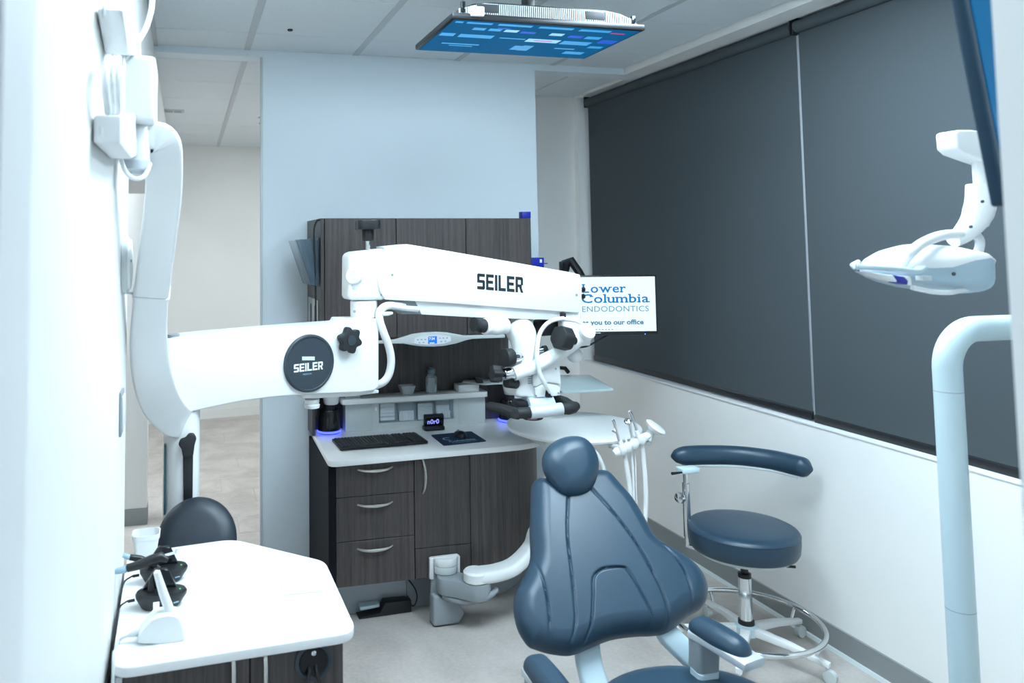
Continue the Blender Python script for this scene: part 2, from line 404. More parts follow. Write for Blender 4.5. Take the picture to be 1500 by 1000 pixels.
hb = MB().prism([(-2.2, 8.28, 0), (2.1, 8.86, 0), (2.1, 9.0, 0), (-2.2, 8.45, 0)], (0, 0, 2.97)).box(-2.2, -2.05, .60, 8.6, 0, 2.97)
struct(hb.build('wall_hall', HALLW, smooth=False))
pl_ = thing('wall_pillar', None, None, (-.30, 5.53, 0), kind='structure')
MB().box(-.372, -.235, 5.47, 5.60, .11, 2.5).build('pillar_body', WALL, pl_, bevel=.004)
MB().box(-.376, -.231, 5.466, 5.604, 0, .11).build('pillar_base', BASEB, pl_, bevel=.003)
# ---- baseboards, sill trims
struct(MB().box(XR - .010, XR, .72, 5.30, 0, .106).build('baseboard_right', BASEB, smooth=False))
struct(MB().prism([(XR - .026, .72, 0), (XR - .010, .72, 0), (XR - .010, .72, .014), (XR - .020, .72, .012)], (0, 4.58, 0)).build('trim_1', GREYP, smooth=False))
struct(MB().prism([(-2.2, 8.272, 0), (2.1, 8.852, 0), (2.1, 8.86, 0), (-2.2, 8.28, 0)], (0, 0, .10)).build('baseboard_hall', HALLW, smooth=False))
# ---- soffit in front of the blinds, wall moulding
struct(MB().box(2.67, XR, YF, YP, 2.862, 2.97).build('trim_2', WALL, smooth=False))
struct(MB().box(XL, XL + .022, YF, YP, CZ - .006, CZ + .004).build('trim_3', GRIDM, smooth=False))
# ---- ceiling with separate tiles, bars and light panels
ce = struct(MB().box(-2.2, 3.05, -.2, 9.0, 2.97, 3.05).build('ceiling', CEILM, smooth=False))
barx = [.324 + .617 * k for k in range(4)]
colx = [XL] + barx + [2.67]
rowy = [YF, .868, 1.497, 2.126, 2.755, 3.384, 4.013, YP]
LPM = emis('light_diffuser', LIGHT_COL[:3], LIGHT_MAIN)
LPW = emis('window_side_diffuser', LIGHT_COL[:3], LIGHT_WINDOW_SIDE)
LPH = emis('hall_light_diffuser', LIGHT_COL_HALL[:3], LIGHT_HALL)
tm = {}
def tile(x0, x1, y0, y1, z=CZ, m=CEILM):
    key = (round(x1 - x0, 3), round(y1 - y0, 3), m.name)
    if key not in tm:
        a, b = x1 - x0, y1 - y0
        tm[key] = MB().box(.011, a - .011, .0015, b - .0015, 0, .02).mesh('ceiling_tile', bevel=.003, seg=1); tm[key].materials.append(m)
    return piece('ceiling_tile', tm[key], ce, (x0, y0, z))
def light_panel(x0, x1, y0, y1, m):
    f = MB()
    for a in ((x0 + .012, x1 - .012, y0, y0 + .03), (x0 + .012, x1 - .012, y1 - .03, y1), (x0 + .012, x0 + .042, y0 + .03, y1 - .03), (x1 - .042, x1 - .012, y0 + .03, y1 - .03)):
        f.box(a[0], a[1], a[2], a[3], CZ - .004, CZ + .02)
    fo = f.build('light_frame', WHITE, ce, smooth=False)
    MB().box(x0 + .042, x1 - .042, y0 + .03, y1 - .03, CZ + .002, CZ + .012).build('light_diffuser', m, fo, smooth=False)
LP = {(1, 2): 1, (1, 3): 2, (3, 2): 1, (3, 3): 2}
for c in range(len(colx) - 1):
    for r in range(len(rowy) - 1):
        if (c, r) in LP:
            if LP[(c, r)] == 1: light_panel(colx[c], colx[c + 1], rowy[r], rowy[r + 2], LPM if c == 1 else LPW)
            continue
        tile(colx[c], colx[c + 1], rowy[r], rowy[r + 1])
bar = MB().box(-.017, .017, 0, YP - YF, 0, .025).mesh('grid_bar'); bar.materials.append(GRIDM)
for x in barx: piece('grid_bar', bar, ce, (x, YF, CZ - .003))
# corridor behind the partition
hx = [-2.2, -1.52, -.903, -.286, .331, .948, 1.565, 2.02]
hy = [YP + .12] + [4.66 + .617 * k for k in range(7)] + [9.0]
for c in range(len(hx) - 1):
    for r in range(len(hy) - 1):
        if c == 5 and r in (3, 4):
            if r == 3: light_panel(hx[c], hx[c + 1], hy[r], hy[r + 2], LPH)
            continue
        if c == 1 and r in (1, 2):
            if r == 1: light_panel(hx[c], hx[c + 1], hy[r], hy[r + 2], LPH)
            continue
        tile(hx[c], hx[c + 1], hy[r], hy[r + 1])
for x0, x1 in ((2.057, 2.43), (2.43, XR)):
    tile(x0, x1, YP + .12, 5.30)
bar2 = MB().box(-.017, .017, 0, 9.0 - YP - .12, 0, .025).mesh('grid_bar'); bar2.materials.append(GRIDM)
for x in hx[1:-1]: piece('grid_bar', bar2, ce, (x, YP + .12, CZ - .003))

# ---- window behind the blinds
wd = thing('window_1', None, None, (2.93, 3.1, .962), kind='structure')
fr = MB()
for y0, y1 in ((1.0, 1.06), (3.08, 3.17), (5.18, 5.24)): fr.box(2.90, 2.96, y0, y1, .98, 2.885)
for z0, z1 in ((.98, 1.04), (2.83, 2.885)): fr.box(2.90, 2.96, 1.0, 5.24, z0, z1)
fr.build('window_frame', ALU, wd, bevel=.003)
MB().box(2.925, 2.931, 1.06, 3.08, 1.04, 2.83).build('pane', GLASS, wd, smooth=False)
MB().box(2.925, 2.931, 3.17, 5.18, 1.04, 2.83).build('pane', GLASS, wd, smooth=False)
MB().box(XR - .004, 2.90, 1.0, 5.24, .957, .968).build('window_sill', WHITE, wd, bevel=.002)
MB().box(2.868, 2.888, 5.165, 5.18, .98, 2.80).build('blind_track', WHITE, wd, bevel=.002)
MB().box(2.852, 2.90, 3.108, 3.138, 1.0, 2.84).build('mullion', ALU, wd, bevel=.002)
# ---- roller blinds
BL = [(3.132, 5.145, 0.0, 'dark grey roller blind at the far end, behind the small monitor'),
      (1.02, 3.114, -.010, 'dark grey roller blind nearest the camera, behind the dental light')]
for i, (y0, y1, dz, lab) in enumerate(BL):
    t = thing('roller_blind', lab, 'blind', (2.845, (y0 + y1) / 2, .975 + dz), 'roller blinds over the long window')
    MB().cyl((2.836, y0 + .004, 2.832), (2.836, y1 - .004, 2.832), .031, 24).build('roller_tube', BLIND, t)
    MB().box(2.8435, 2.8455, y0, y1, 1.005 + dz, 2.832).build('fabric', BLIND, t, smooth=False)
    MB().prism([(2.838, y0 - .002, .976 + dz), (2.852, y0 - .002, .976 + dz), (2.852, y0 - .002, 1.012 + dz), (2.846, y0 - .002, 1.018 + dz), (2.838, y0 - .002, 1.008 + dz)], (0, y1 - y0 + .004, 0)).build('bottom_bar', BLACKP, t, bevel=.002)
    for ye in (y0, y1):
        MB().box(2.81, 2.86, ye - .003, ye + .003, 2.795, 2.875).build('end_bracket', BLACKP, t, bevel=.002)

# ================================================================== CEILING THINGS
tv = thing('ceiling_television', 'flat screen television hung from the ceiling, screen facing down over the chair', 'television', (1.32, 2.88, 2.62))
x0, x1, y0, y1 = .93, 1.715, 2.645, 3.12
MB().box(x0, x1, y0, y1, 2.621, 2.645).build('bezel', BLACKP, tv, bevel=.006)
hs = [(x0 + .008, 2.644), (x1 - .008, 2.644), (x1 - .03, 2.664), (x1 - .09, 2.688), (x1 - .16, 2.698), (x0 + .16, 2.698), (x0 + .09, 2.688), (x0 + .03, 2.664)]
MB().prism([(a, 2.668, b) for a, b in hs], (0, .42, 0)).build('back_housing', BLACKP, tv, bevel=.004)
g = MB()
for k in range(88):
    x = x0 + .035 + k * (x1 - x0 - .07) / 87
    zt = 2.690 - max(0, (abs(x - 1.3225) - .26)) * .26
    g.box(x - .0021, x + .0021, 2.660, 2.670, 2.648, zt)
go = g.build('vent_ribs', mat('rib_grey', (.34, .37, .39), .4, noise=.02), tv, smooth=False); go['kind'] = 'stuff'
for xa, xb in ((1.03, 1.115), (1.47, 1.55)):
    MB().box(xa, xb, 2.6585, 2.668, 2.655, 2.686).build('speaker_vent', RUBBER, tv, bevel=.001)
MB().box(.97, .985, 2.655, 2.668, 2.650, 2.690).build('edge_clip', BLACKG, tv, bevel=.002)
MB().box(1.665, 1.68, 2.655, 2.668, 2.650, 2.680).build('edge_clip', BLACKG, tv, bevel=.002)
MB().box(1.0, 1.05, 2.632, 2.668, 2.632, 2.668).build('camera_box', WHITE, tv, bevel=.004)
MB().cyl((1.33, 2.86, 2.698), (1.33, 2.86, 2.9), .022).box(1.25, 1.41, 2.80, 2.92, 2.696, 2.712).build('mount_pole', ALU, tv, bevel=.002)
MB().box(1.27, 1.30, 2.74, 2.80, 2.698, 2.76).build('cable_cover', BLACKP, tv, bevel=.003)
SCR = mat('tv_screen_blue', (.002, .003, .004), .5, spec=.03, emit=(.003, .092, .235), estr=1.0, noise=.01)
so = MB().box(x0 + .014, x1 - .014, y0 + .014, y1 - .014, 2.6195, 2.622).build('screen', SCR, tv, smooth=False)
def icons(col, s, rects, nm):
    for a, b, c, d in rects: MB().box(a, b, c, d, 2.6188, 2.6196).build('screen_icon', emis('tv_' + nm, col, s), so, smooth=False)
icons((.05, .33, .70), 1.0, [(.955, .985, 2.672, 2.69), (1.0, 1.10, 2.672, 2.692), (1.125, 1.26, 2.672, 2.694), (1.29, 1.43, 2.672, 2.696), (1.46, 1.59, 2.675, 2.70), (1.05, 1.10, 2.738, 2.768), (1.115, 1.165, 2.738, 2.768),
                              (.952, 1.01, 2.83, 2.87), (1.03, 1.17, 2.832, 2.875), (1.475, 1.60, 2.846, 2.895), (1.535, 1.60, 2.765, 2.80)], 'cyan_icons')
icons((.30, .62, .88), 1.0, [(1.18, 1.235, 2.74, 2.77), (1.375, 1.43, 2.75, 2.782), (1.32, 1.46, 2.842, 2.888)], 'pale_icons')
icons((.02, .10, .62), 1.0, [(1.14, 1.19, 2.72, 2.732), (1.25, 1.31, 2.75, 2.775), (1.46, 1.52, 2.765, 2.795), (1.62, 1.69, 2.80, 2.85)], 'blue_icons')
icons((.55, .05, .20), 1.0, [(1.35, 1.43, 2.858, 2.872), (1.60, 1.66, 2.70, 2.71)], 'red_icons')
icons((.05, .30, .62), 1.0, [(1.2, 1.31, 2.85, 2.862), (1.0, 1.16, 2.97, 2.985), (1.04, 1.14, 3.0, 3.01), (1.49, 1.58, 2.955, 2.97), (1.62, 1.68, 2.90, 2.93), (1.31, 1.345, 2.955, 3.02), (1.345, 1.39, 2.945, 3.025), (1.56, 1.65, 3.0, 3.04)], 'dim_icons')

p = atz(425, 43, CZ)
top(MB().lathe([(.014, 0), (.014, -.004), (.010, -.008), (.0, -.008)], (p.x, p.y, CZ - .001), n=16).build('ceiling_sensor', BLACKP), 'small black round sensor in the ceiling tile above the microscope', 'sensor')
p = atz(254, 162, CZ)
t = thing('ceiling_vent', 'small grey rectangular vent in the hallway ceiling', 'vent', (p.x, p.y, CZ - .008))
MB().box(p.x - .085, p.x + .085, p.y - .06, p.y + .06, CZ - .008, CZ + .001).build('vent_frame', GRIDM, t, bevel=.003)
for k in (-1, 1): MB().box(p.x - .065 + (.07 if k > 0 else 0), p.x - .005 + (.07 if k > 0 else 0), p.y - .04, p.y + .04, CZ - .010, CZ - .007).build('vent_slot', MIDGREY, t, smooth=False)
p = atz(384, 172, CZ)
t = thing('fire_sprinkler', 'small metal fire sprinkler on the hallway ceiling', 'sprinkler', (p.x, p.y, CZ - .06))
MB().lathe([(.035, 0), (.035, -.006), (.012, -.01), (.012, -.035), (.004, -.04), (.004, -.05)], (p.x, p.y, CZ), n=14).build('sprinkler_body', NICKEL, t)
MB().lathe([(.028, -.05), (.028, -.054)], (p.x, p.y, CZ), n=12).build('deflector', MIDGREY, t)

# ================================================================== REAR CABINETS
ZC = .80                                  # worktop height
# ---- overhead cabinet with side panel and back panel
oc = thing('overhead_cabinet', 'dark wood grain overhead cabinet on the back wall with three tall doors', 'cabinet', (1.24, 4.13, ZC))
MB().box(.676, 1.80, 3.922, 4.355, 1.335, 1.944).build('body', WOOD, oc, smooth=False)
xs = [.676, 1.049, 1.428, 1.80]
for i in range(3):
    MB().box(xs[i] + .002, xs[i + 1] - .002, 3.900, 3.920, 1.338, 1.944).build('door', WOOD, oc, bevel=.0015, seg=1)
MB().prism([(.658, 3.902, 1.944), (.658, 4.355, 1.944), (.658, 4.355, ZC + .001), (.658, 4.20, ZC + .001), (.658, 4.20, 1.29), (.658, 3.902, 1.29)], (.016, 0, 0)).build('side_panel', WOOD, oc, bevel=.001, seg=1)
MB().box(.676, 1.842, 4.338, 4.357, ZC + .001, 1.333).build('back_panel', WOOD, oc, smooth=False)
sp = MB().box(.652, .6575, 3.985, 4.29, 1.30, 1.53).build('slot_plate', NICKEL, oc, bevel=.004)
for yy in (4.05, 4.19): MB().prism([(.6505, yy + a, 1.415 + b) for a, b in rrect(.022, .085, .02)], (.003, 0, 0)).build('slot', BLACKP, sp, smooth=False)
# control bar
YB = 3.893
up_ = [(553, 499.5), (580, 497), (592, 493.5), (605, 489.5), (622, 487), (640, 486.3), (656, 487), (668, 489.3), (680, 491.3), (692, 491.3), (740, 489.8)]
dn_ = [(740, 494.6), (692, 496.3), (682, 498.5), (668, 503), (652, 506.3), (636, 507.7), (618, 507.3), (604, 505.5), (592, 503.2), (580, 503), (553, 503.2)]
cb = MB().prism([at(x, y, YB - .02) for x, y in up_ + dn_], (0, .026, 0)).build('control_bar', GREYP, oc, bevel=.003)
ip = [(607.5, 495.5), (618, 492), (640, 490.5), (660, 492.5), (661, 499), (650, 503.3), (630, 505), (612, 504), (607.5, 502.5)]
MB().prism([at(x, y, YB - .0225) for x, y in ip], (0, .004, 0)).build('key_panel', emis('backlit_keys', (.62, .80, .95), .8), cb, smooth=False)
MB().prism([at(x, y, YB - .024) for x, y in ((627.5, 492.8), (640, 492.2), (640.3, 503), (627.2, 503.8))], (0, .003, 0)).build('display', emis('console_display', (.02, .20, .85), 1.0), cb, smooth=False)
ky = MB()
P = at(628.6, 498.0, YB - .0252); put_text(ky, '7:34', P, X_, Z_, .030, .014, bold=.02)
P = at(629.2, 502.8, YB - .0252); ky.add([P, P + X_ * .026, P + X_ * .026 + Z_ * .004, P + Z_ * .004], [(0, 1, 2, 3)])
ky.build('display_digits', emis('console_digits', (.8, .9, 1), 1.0), cb, smooth=False)
km = MB()
for x, y in ((612, 497.5), (617.5, 497.2), (623, 497.2), (644.5, 495.2), (649.5, 495), (655, 494.8), (614.5, 501.8), (620.5, 501.5), (646.5, 500), (652.5, 499.6)):
    P = at(x, y, YB - .0235); km.box(P.x - .004, P.x + .004, P.y, P.y + .002, P.z - .0025, P.z + .0025)
km.build('key_marks', MIDGREY, cb, smooth=False)
# blue clips on the cabinet
a_, b_ = at(764.5, 316, 3.92), at(777, 310.5, 3.92)
top(MB().box(a_.x, b_.x, 3.915, 3.96, 1.945, b_.z + .002).build('blue_box', BLUEP, bevel=.002), 'small royal blue plastic box on top of the overhead cabinet', 'box')
a_, b_ = at(779.5, 392, 4.0), at(791, 377, 4.0)
t = thing('blue_holder', 'small blue plastic holder clipped to the right end of the overhead cabinet', 'holder', (a_.x, 4.0, a_.z))
MB().box(1.802, b_.x + .01, 3.97, 4.03, a_.z, b_.z).build('holder_body', BLUEP, t, bevel=.003)
MB().box(b_.x, b_.x + .04, 3.99, 4.01, a_.z + .02, a_.z + .025).build('holder_prong', BLUEP, t, smooth=False)
MB().box(b_.x - .016, b_.x - .004, 3.967, 3.97, a_.z + .028, a_.z + .046).build('holder_label', PRINTW, t, smooth=False)

# ---- acrylic file holder on the cabinet side
fh = thing('file_holder', 'smoked clear acrylic file holder with papers on the side of the overhead cabinet', 'holder', (.60, 4.1, 1.60))
b0 = at(470, 348, 3.93); t0 = at(433.5, 351, 3.95); m0 = at(456, 418, 3.95); e0 = at(470.5, 419, 3.93)
MB().box(.648, .6515, 3.93, 4.27, e0.z, b0.z).build('back_plate', ACRYL, fh, smooth=False)
def tilt_plate(px0, px1, pb0, pb1, nm, y0_, y1_, m, th=.004):
    A = at(*px0, y0_); B = at(*pb0, y0_)
    MB().prism([A, A + X_ * th, B + X_ * th, B], (0, y1_ - y0_, 0)).build(nm, m, fh, smooth=False)
tilt_plate((433.5, 352), None, (456, 418), None, 'front_plate', 3.95, 4.25, ACRYL)
tilt_plate((443, 350), None, (461, 418), None, 'middle_plate', 3.955, 4.245, ACRYL)
tilt_plate((449, 351), None, (463.5, 416), None, 'papers', 3.97, 4.23, mat('papers_grey', (.10, .13, .16), .6, noise=.3, nscale=60), .02)
A = at(433.5, 352, 3.95); B = at(456, 418, 3.95)
MB().prism([A, (.65, 3.95, b0.z), (.65, 3.95, e0.z), B], (0, .003, 0)).build('end_plate', ACRYL, fh, smooth=False)
cbp = spline([(.655, 3.90, 1.935), (.640, 3.915, 1.93), (.628, 3.93, 1.89), (.630, 3.94, 1.80), (.636, 3.95, 1.70), (.640, 3.96, 1.55), (.645, 3.98, 1.2), (.648, 4.0, .95)], 6)
top(MB().tube(cbp, .0045, 8).build('power_cable', RUBBER), 'thin black cable running down the left side of the overhead cabinet', 'cable')

# ---- worktop
def poly3(pts, z): return [(x, y, z) for x, y in pts]
ct = roundpoly([(.655, 3.685), (1.70, 3.735), (1.92, 3.88), (1.97, 4.12), (1.97, 4.335), (.672, 4.335)], [.05, .10, .15, .10, .01, .01], 6)
top(MB().prism(poly3(ct, ZC - .028), (0, 0, .028)).build('worktop', SOLID, bevel=.004), 'white solid worktop along the back wall carrying the keyboard', 'worktop')
# ---- drawer cabinet
YC = 3.735
def fx(x, y=770): return at(x, y, YC).x
def fz(x, y): return at(x, y, YC).z
dc = thing('drawer_cabinet', 'dark wood grain base cabinet with three drawers and arched silver handles', 'cabinet', (fx(550), 4.0, 0))
xa, xb, xc = fx(492.5), fx(607.8), fx(689.5)
zb = fz(494.7, 861.6); zt = ZC - .03
xside = xa - .03
MB().box(xside, xb - .001, YC + .022, 4.335, zb, zt).build('body', WOOD, dc, smooth=False)
MB().box(xside, xa - .002, YC, YC + .021, zb, zt).build('edge_panel', SHADELAM, dc, bevel=.001, seg=1)
MB().box(xside - .006, xside - .0005, YC, 4.335, .02, zt).build('side_panel', SHADELAM, dc, smooth=False)
MB().box(xside + .005, xb - .001, YC + .165, 4.335, 0, zb).build('toe_kick', STEELBLUE, dc, smooth=False)
zs_ = [zt, fz(492, 730), fz(493, 795.4), zb]
def arch_handle(name, c, d, L, out, m, parent, dip):
    pts = []
    for k in range(13):
        s_ = k / 12 * 2 - 1
        pts.append(V(c) + V(d) * (s_ * L / 2) + V((0, -1, 0)) * (out * (1 - s_ ** 4)) + dip * (1 - s_ * s_))
    rr = [.0045 + .003 * (1 - abs(k / 12 * 2 - 1)) for k in range(13)]
    return MB().tube(pts, rr, 10).build(name, m, parent)
hp = [(549.5, 687.5), (549.5, 738.5), (549.5, 803)]
for i in range(3):
    d = MB().box(xa, xb - .003, YC, YC + .02, zs_[i + 1] + .0015, zs_[i] - .0015).build('drawer', WOOD, dc, bevel=.0015, seg=1)
    h0 = at(*hp[i], YC); arch_handle('handle', (h0.x, YC + .001, h0.z + .006), (1, 0, 0), .172, .024, NICKEL, d, V((0, 0, -.007)))
# ---- door cabinet with curved end
kc = thing('door_cabinet', 'dark wood grain base cabinet with one door and a curved end panel', 'cabinet', (fx(660), 4.0, 0))
zd = .5 * (fz(612, 804) + fz(689, 795.5))
curve = [(xc + .002, YC)] + [(p_.x, p_.y) for p_ in spline([(xc + .01, YC, 0), (1.58, 3.755, 0), (1.74, 3.84, 0), (1.84, 3.98, 0), (1.875, 4.15, 0), (1.88, 4.335, 0)], 5)]
MB().box(xb + .001, xc, YC + .022, 4.335, zb, zt).build('body', WOOD, kc, smooth=False)
d = MB().box(xb + .001, xc - .001, YC, YC + .02, zd + .0015, zt - .0015).build('door', WOOD, kc, bevel=.0015, seg=1)
h0 = at(619, 697, YC); arch_handle('handle', (h0.x, YC + .001, h0.z), (0, 0, 1), .165, .024, NICKEL, d, V((.008, 0, 0)))
MB().box(xb + .001, xc - .001, YC, YC + .02, zb, zd - .0015).build('lower_panel', WOOD, kc, bevel=.0015, seg=1)
MB().prism([(x, y, zb) for x, y in curve] + [(xc + .002, 4.335, zb)], (0, 0, zt - zb)).build('curved_end', WOOD, kc, ang=20)
cin = [(xb + .001, YC + .165)] + [(x - .02, y + .165) for x, y in curve[1:-8]] + [(1.80, 4.335), (xb + .001, 4.335)]
MB().prism([(x, y, 0) for x, y in cin], (0, 0, zb)).build('toe_kick', STEELBLUE, kc, ang=20)

# ---- organiser on the worktop
og = thing('counter_organizer', 'grey organizer with clear bins and a white shelf on the back worktop', 'organizer', (1.25, 4.29, ZC))
YO = 4.245
def ox(x, y=610): return at(x, y, YO).x
zsT = at(606, 579.5, YO - .03).z; zsB = at(606, 587, YO - .03).z
MB().prism([(x, y, zsB) for x, y in roundpoly([(ox(499) - .0, YO - .035), (ox(712.5), YO - .035), (ox(712.5), 4.334), (ox(499), 4.334)], [.02, .02, .002, .002])], (0, 0, zsT - zsB)).build('shelf', SOLID, og, bevel=.003)
MB().box(ox(506), ox(546), YO, 4.334, ZC, zsB).build('end_block', GREYP, og, bevel=.002)
MB().box(ox(672), ox(711), YO, 4.334, ZC, zsB).build('end_block', GREYP, og, bevel=.002)
fz0, fz1 = ZC, zsB
fx_ = [ox(555.5), ox(583), ox(610.5), ox(638), ox(665)]
zb0 = ZC + .034; zb1 = zsB - .012
fm = MB().box(ox(546), fx_[0], YO + .003, 4.334, ZC, zsB).box(fx_[-1], ox(672), YO + .003, 4.334, ZC, zsB).box(fx_[0], fx_[-1], YO + .003, 4.334, ZC, zb0).box(fx_[0], fx_[-1], YO + .003, 4.334, zb1, zsB).box(fx_[0], fx_[-1], 4.318, 4.334, zb0, zb1)
fm.build('bin_frame', GREYP, og, smooth=False)
lp = ox(551); MB().box(lp - .005, lp + .005, YO, YO + .004, zb1 - .035, zb1 - .018).build('lock', PRINTW, og, smooth=False)
for i in range(4):
    xa_, xb_ = fx_[i] + .003, fx_[i + 1] - .003
    b = MB().box(xa_, xb_, YO - .004, YO - .001, zb0 + .002, zb1 - .002).box(xa_, xa_ + .004, YO - .001, YO + .06, zb0 + .002, zb1 - .002).box(xb_ - .004, xb_, YO - .001, YO + .06, zb0 + .002, zb1 - .002).build('bin', BINM, og, smooth=False)
    m = MB(); wd_ = xb_ - xa_ - .014
    if i == 0:
        for k in range(6):
            zz = zb0 + .018 + k * .019; m.tube([(xa_ + .008, YO + .02, zz), (xa_ + wd_ * .45, YO + .014, zz + .004), (xa_ + wd_, YO + .02, zz)], [.010, .0125, .010], 10)
    elif i == 1:
        for k in range(9): m.cyl((xa_ + .012 + k * .0095, YO + .016, zb0 + .004), (xa_ + .014 + k * .0093, YO + .02, zb0 + .055), .0052, 8)
    elif i == 2:
        for k in range(10): m.box(xa_ + .008, xa_ + wd_ + .004, YO + .012, YO + .05, zb0 + .005 + k * .0085, zb0 + .0115 + k * .0085)
    else:
        for k in range(5): m.cyl((xa_ + .015 + k * .017, YO + .02, zb0 + .004), (xa_ + .015 + k * .017, YO + .02, zb0 + .04), .0075, 10)
        m.box(xa_ + .01, xa_ + wd_, YO + .035, YO + .045, zb0 + .004, zb0 + .07)
    m.build('bin_contents', [COTTON, PAPER, COTTON, PAPER][i], og, bevel=.0005 if i == 2 else 0)

# ---- soap style dispensers with blue rings
def dispenser(c, label):
    t = thing('dispenser', label, 'dispenser', (c[0], c[1], ZC), 'touchless dispensers on the back worktop')
    c0 = V((c[0], c[1], ZC + .001)); 
    MB().lathe([(.060, .003), (.066, .006), (.066, .012), (.060, .016)], c0, n=32).build('light_ring', BLUELED, t)
    MB().lathe([(.058, 0), (.058, .003)], c0, n=32).build('foot', BLACKP, t)
    MB().lathe([(.062, .016), (.060, .035), (.052, .115), (.048, .122)], c0, n=32).build('base', BLACKG, t)
    MB().lathe([(.030, .122), (.030, .15)], c0, n=24).build('neck', BLACKP, t)
    MB().lathe([(.036, .15), (.040, .155), (.050, .205), (.050, .215), (.042, .222)], c0 + V((.012, 0, 0)), n=28).build('body', WHITEP, t)
p = atz(478, 628, ZC); dispenser((p.x, 4.26), 'black dispenser with glowing blue ring at the left end of the worktop')
p = atz(727, 606, ZC); dispenser((p.x + .0, 4.245), 'black dispenser with glowing blue ring beside the microscope handle')

# ---- keyboard, clock, mouse pad, mouse
A = atz(498.5, 661, ZC); B = atz(627, 650.5, ZC); D = atz(490, 647, ZC)
a = (B - A); kw = a.length; a.normalize(); b = V((-a.y, a.x, 0)); kd = (D - A).dot(b)
kb = thing('keyboard', 'black computer keyboard on the white back worktop', 'keyboard', (A + a * kw / 2 + b * kd / 2))
MB().prism([A + a * s_ * kw + b * q * kd + Z_ * .003 for s_, q in ((0, 0), (1, 0), (1, 1), (0, 1))], (0, 0, .014)).build('case', BLACKP, kb, bevel=.003)
km = MB()
for r in range(6):
    x = .02
    while x < .98:
        if .665 < x < .69 or .80 < x < .825: x += .012; continue
        wk = .032 if not (r == 0 and .16 < x < .40) else .16
        wk = min(wk, .982 - x)
        c = A + a * (x + wk / 2) * kw + b * ((r + .62) / 6.4) * kd + Z_ * .0195
        km.obox(c, a * (wk * kw / 2 - .0012), b * (kd / 6.4 / 2 - .0014), Z_ * .0025); x += wk + .006
ko = km.build('keys', mat('key_plastic', (.035, .038, .042), .5, noise=.05), kb, smooth=False); ko['kind'] = 'stuff'
for s_, q in ((.08, .93), (.92, .93)): MB().obox(A + a * s_ * kw + b * q * kd + Z_ * .0015, a * .012, b * .006, Z_ * .0015).build('foot', RUBBER, kb, smooth=False)
lm_ = MB(); lm_.obox(A + a * .55 * kw + b * .06 * kd + Z_ * .0173, a * .008, b * .003, Z_ * .0003); lm_.build('badge', PRINTW, kb, smooth=False)

P0 = atz(635, 629, ZC)
ck = thing('digital_clock', 'small black desk clock with glowing violet digits on the back worktop', 'clock', P0)
MB().prism([P0 + V((x, y, 0)) for x, y in roundpoly([(-.058, -.032), (.058, -.032), (.058, .035), (-.058, .035)], .018)], (0, 0, .02)).build('base', BLACKP, ck, bevel=.004)
MB().obox(P0 + V((.004, .008, .048)), V((.056, 0, 0)), V((0, .012, .004)), V((0, -.004, .032))).build('face', BLACKG, ck, bevel=.005)
dg = MB(); nn = V((0, -.95, -.31)).normalized()
put_text(dg, 'n0r0', P0 + V((-.036, -.0065, .032)), X_, V((0, -.125, .99)).normalized(), .066, .026, bold=.015)
dg.build('digits', emis('clock_digits', (.28, .30, 1.0), 1.3), ck, smooth=False)

q = [atz(x, y, ZC) for x, y in ((650, 653), (713, 646.5), (690, 632), (631, 637.5))]
q2 = roundpoly([(p_.x, p_.y) for p_ in q], .012)
mp = thing('mouse_pad', 'navy blue mouse pad with pale printed lettering on the back worktop', 'mouse pad', ((q[0] + q[2]) / 2))
MB().prism(poly3(q2, ZC + .0005), (0, 0, .0025)).build('pad', NAVY, mp, smooth=False)
a = (q[1] - q[0]).normalized(); b = V((-a.y, a.x, 0)); P = q[0] + a * .055 + b * .045 + Z_ * .0033
pm = MB(); put_text(pm, 'Columbia', P, a, b, .15, .030, bold=.03)
put_text(pm, 'ENDODONTICS', P + a * .005 - b * .026, a, b, .14, .014)
P = q[0] + a * .075 + b * .115 + Z_ * .0033
for k in range(10):
    a0, a1 = math.pi * (.25 + k * .13), math.pi * (.25 + (k + 1) * .13)
    pm.add([P + a * (math.cos(t_) * r_) + b * (math.sin(t_) * r_) for t_, r_ in ((a0, .028), (a1, .028), (a1, .019), (a0, .019))], [(0, 1, 2, 3)])
pm.build('print', PRINTLB, mp, smooth=False)
P = atz(674, 639.5, ZC) + Z_ * .0035
ms = thing('computer_mouse', 'black computer mouse sitting on the navy mouse pad', 'mouse', P)
vs = MB()
rings = []
for i in range(9):
    th = i / 8 * math.pi / 2
    rings.append([P + V((.032 * math.cos(th) ** .6 * math.cos(k / 20 * 2 * math.pi), .052 * math.cos(th) ** .6 * math.sin(k / 20 * 2 * math.pi), .027 * math.sin(th) * (1 - .12 * math.sin(k / 20 * 2 * math.pi)))) for k in range(20)])
vv = [v for r in rings for v in r]; ff = [(i * 20 + k, i * 20 + (k + 1) % 20, (i + 1) * 20 + (k + 1) % 20, (i + 1) * 20 + k) for i in range(8) for k in range(20)] + [tuple(range(19, -1, -1))]
vs.add(vv, ff).build('shell', BLACKP, ms, ang=60)
MB().cyl(P + V((-.004, .030, .020)), P + V((.004, .030, .020)), .008, 12).build('scroll_wheel', MIDGREY, ms)

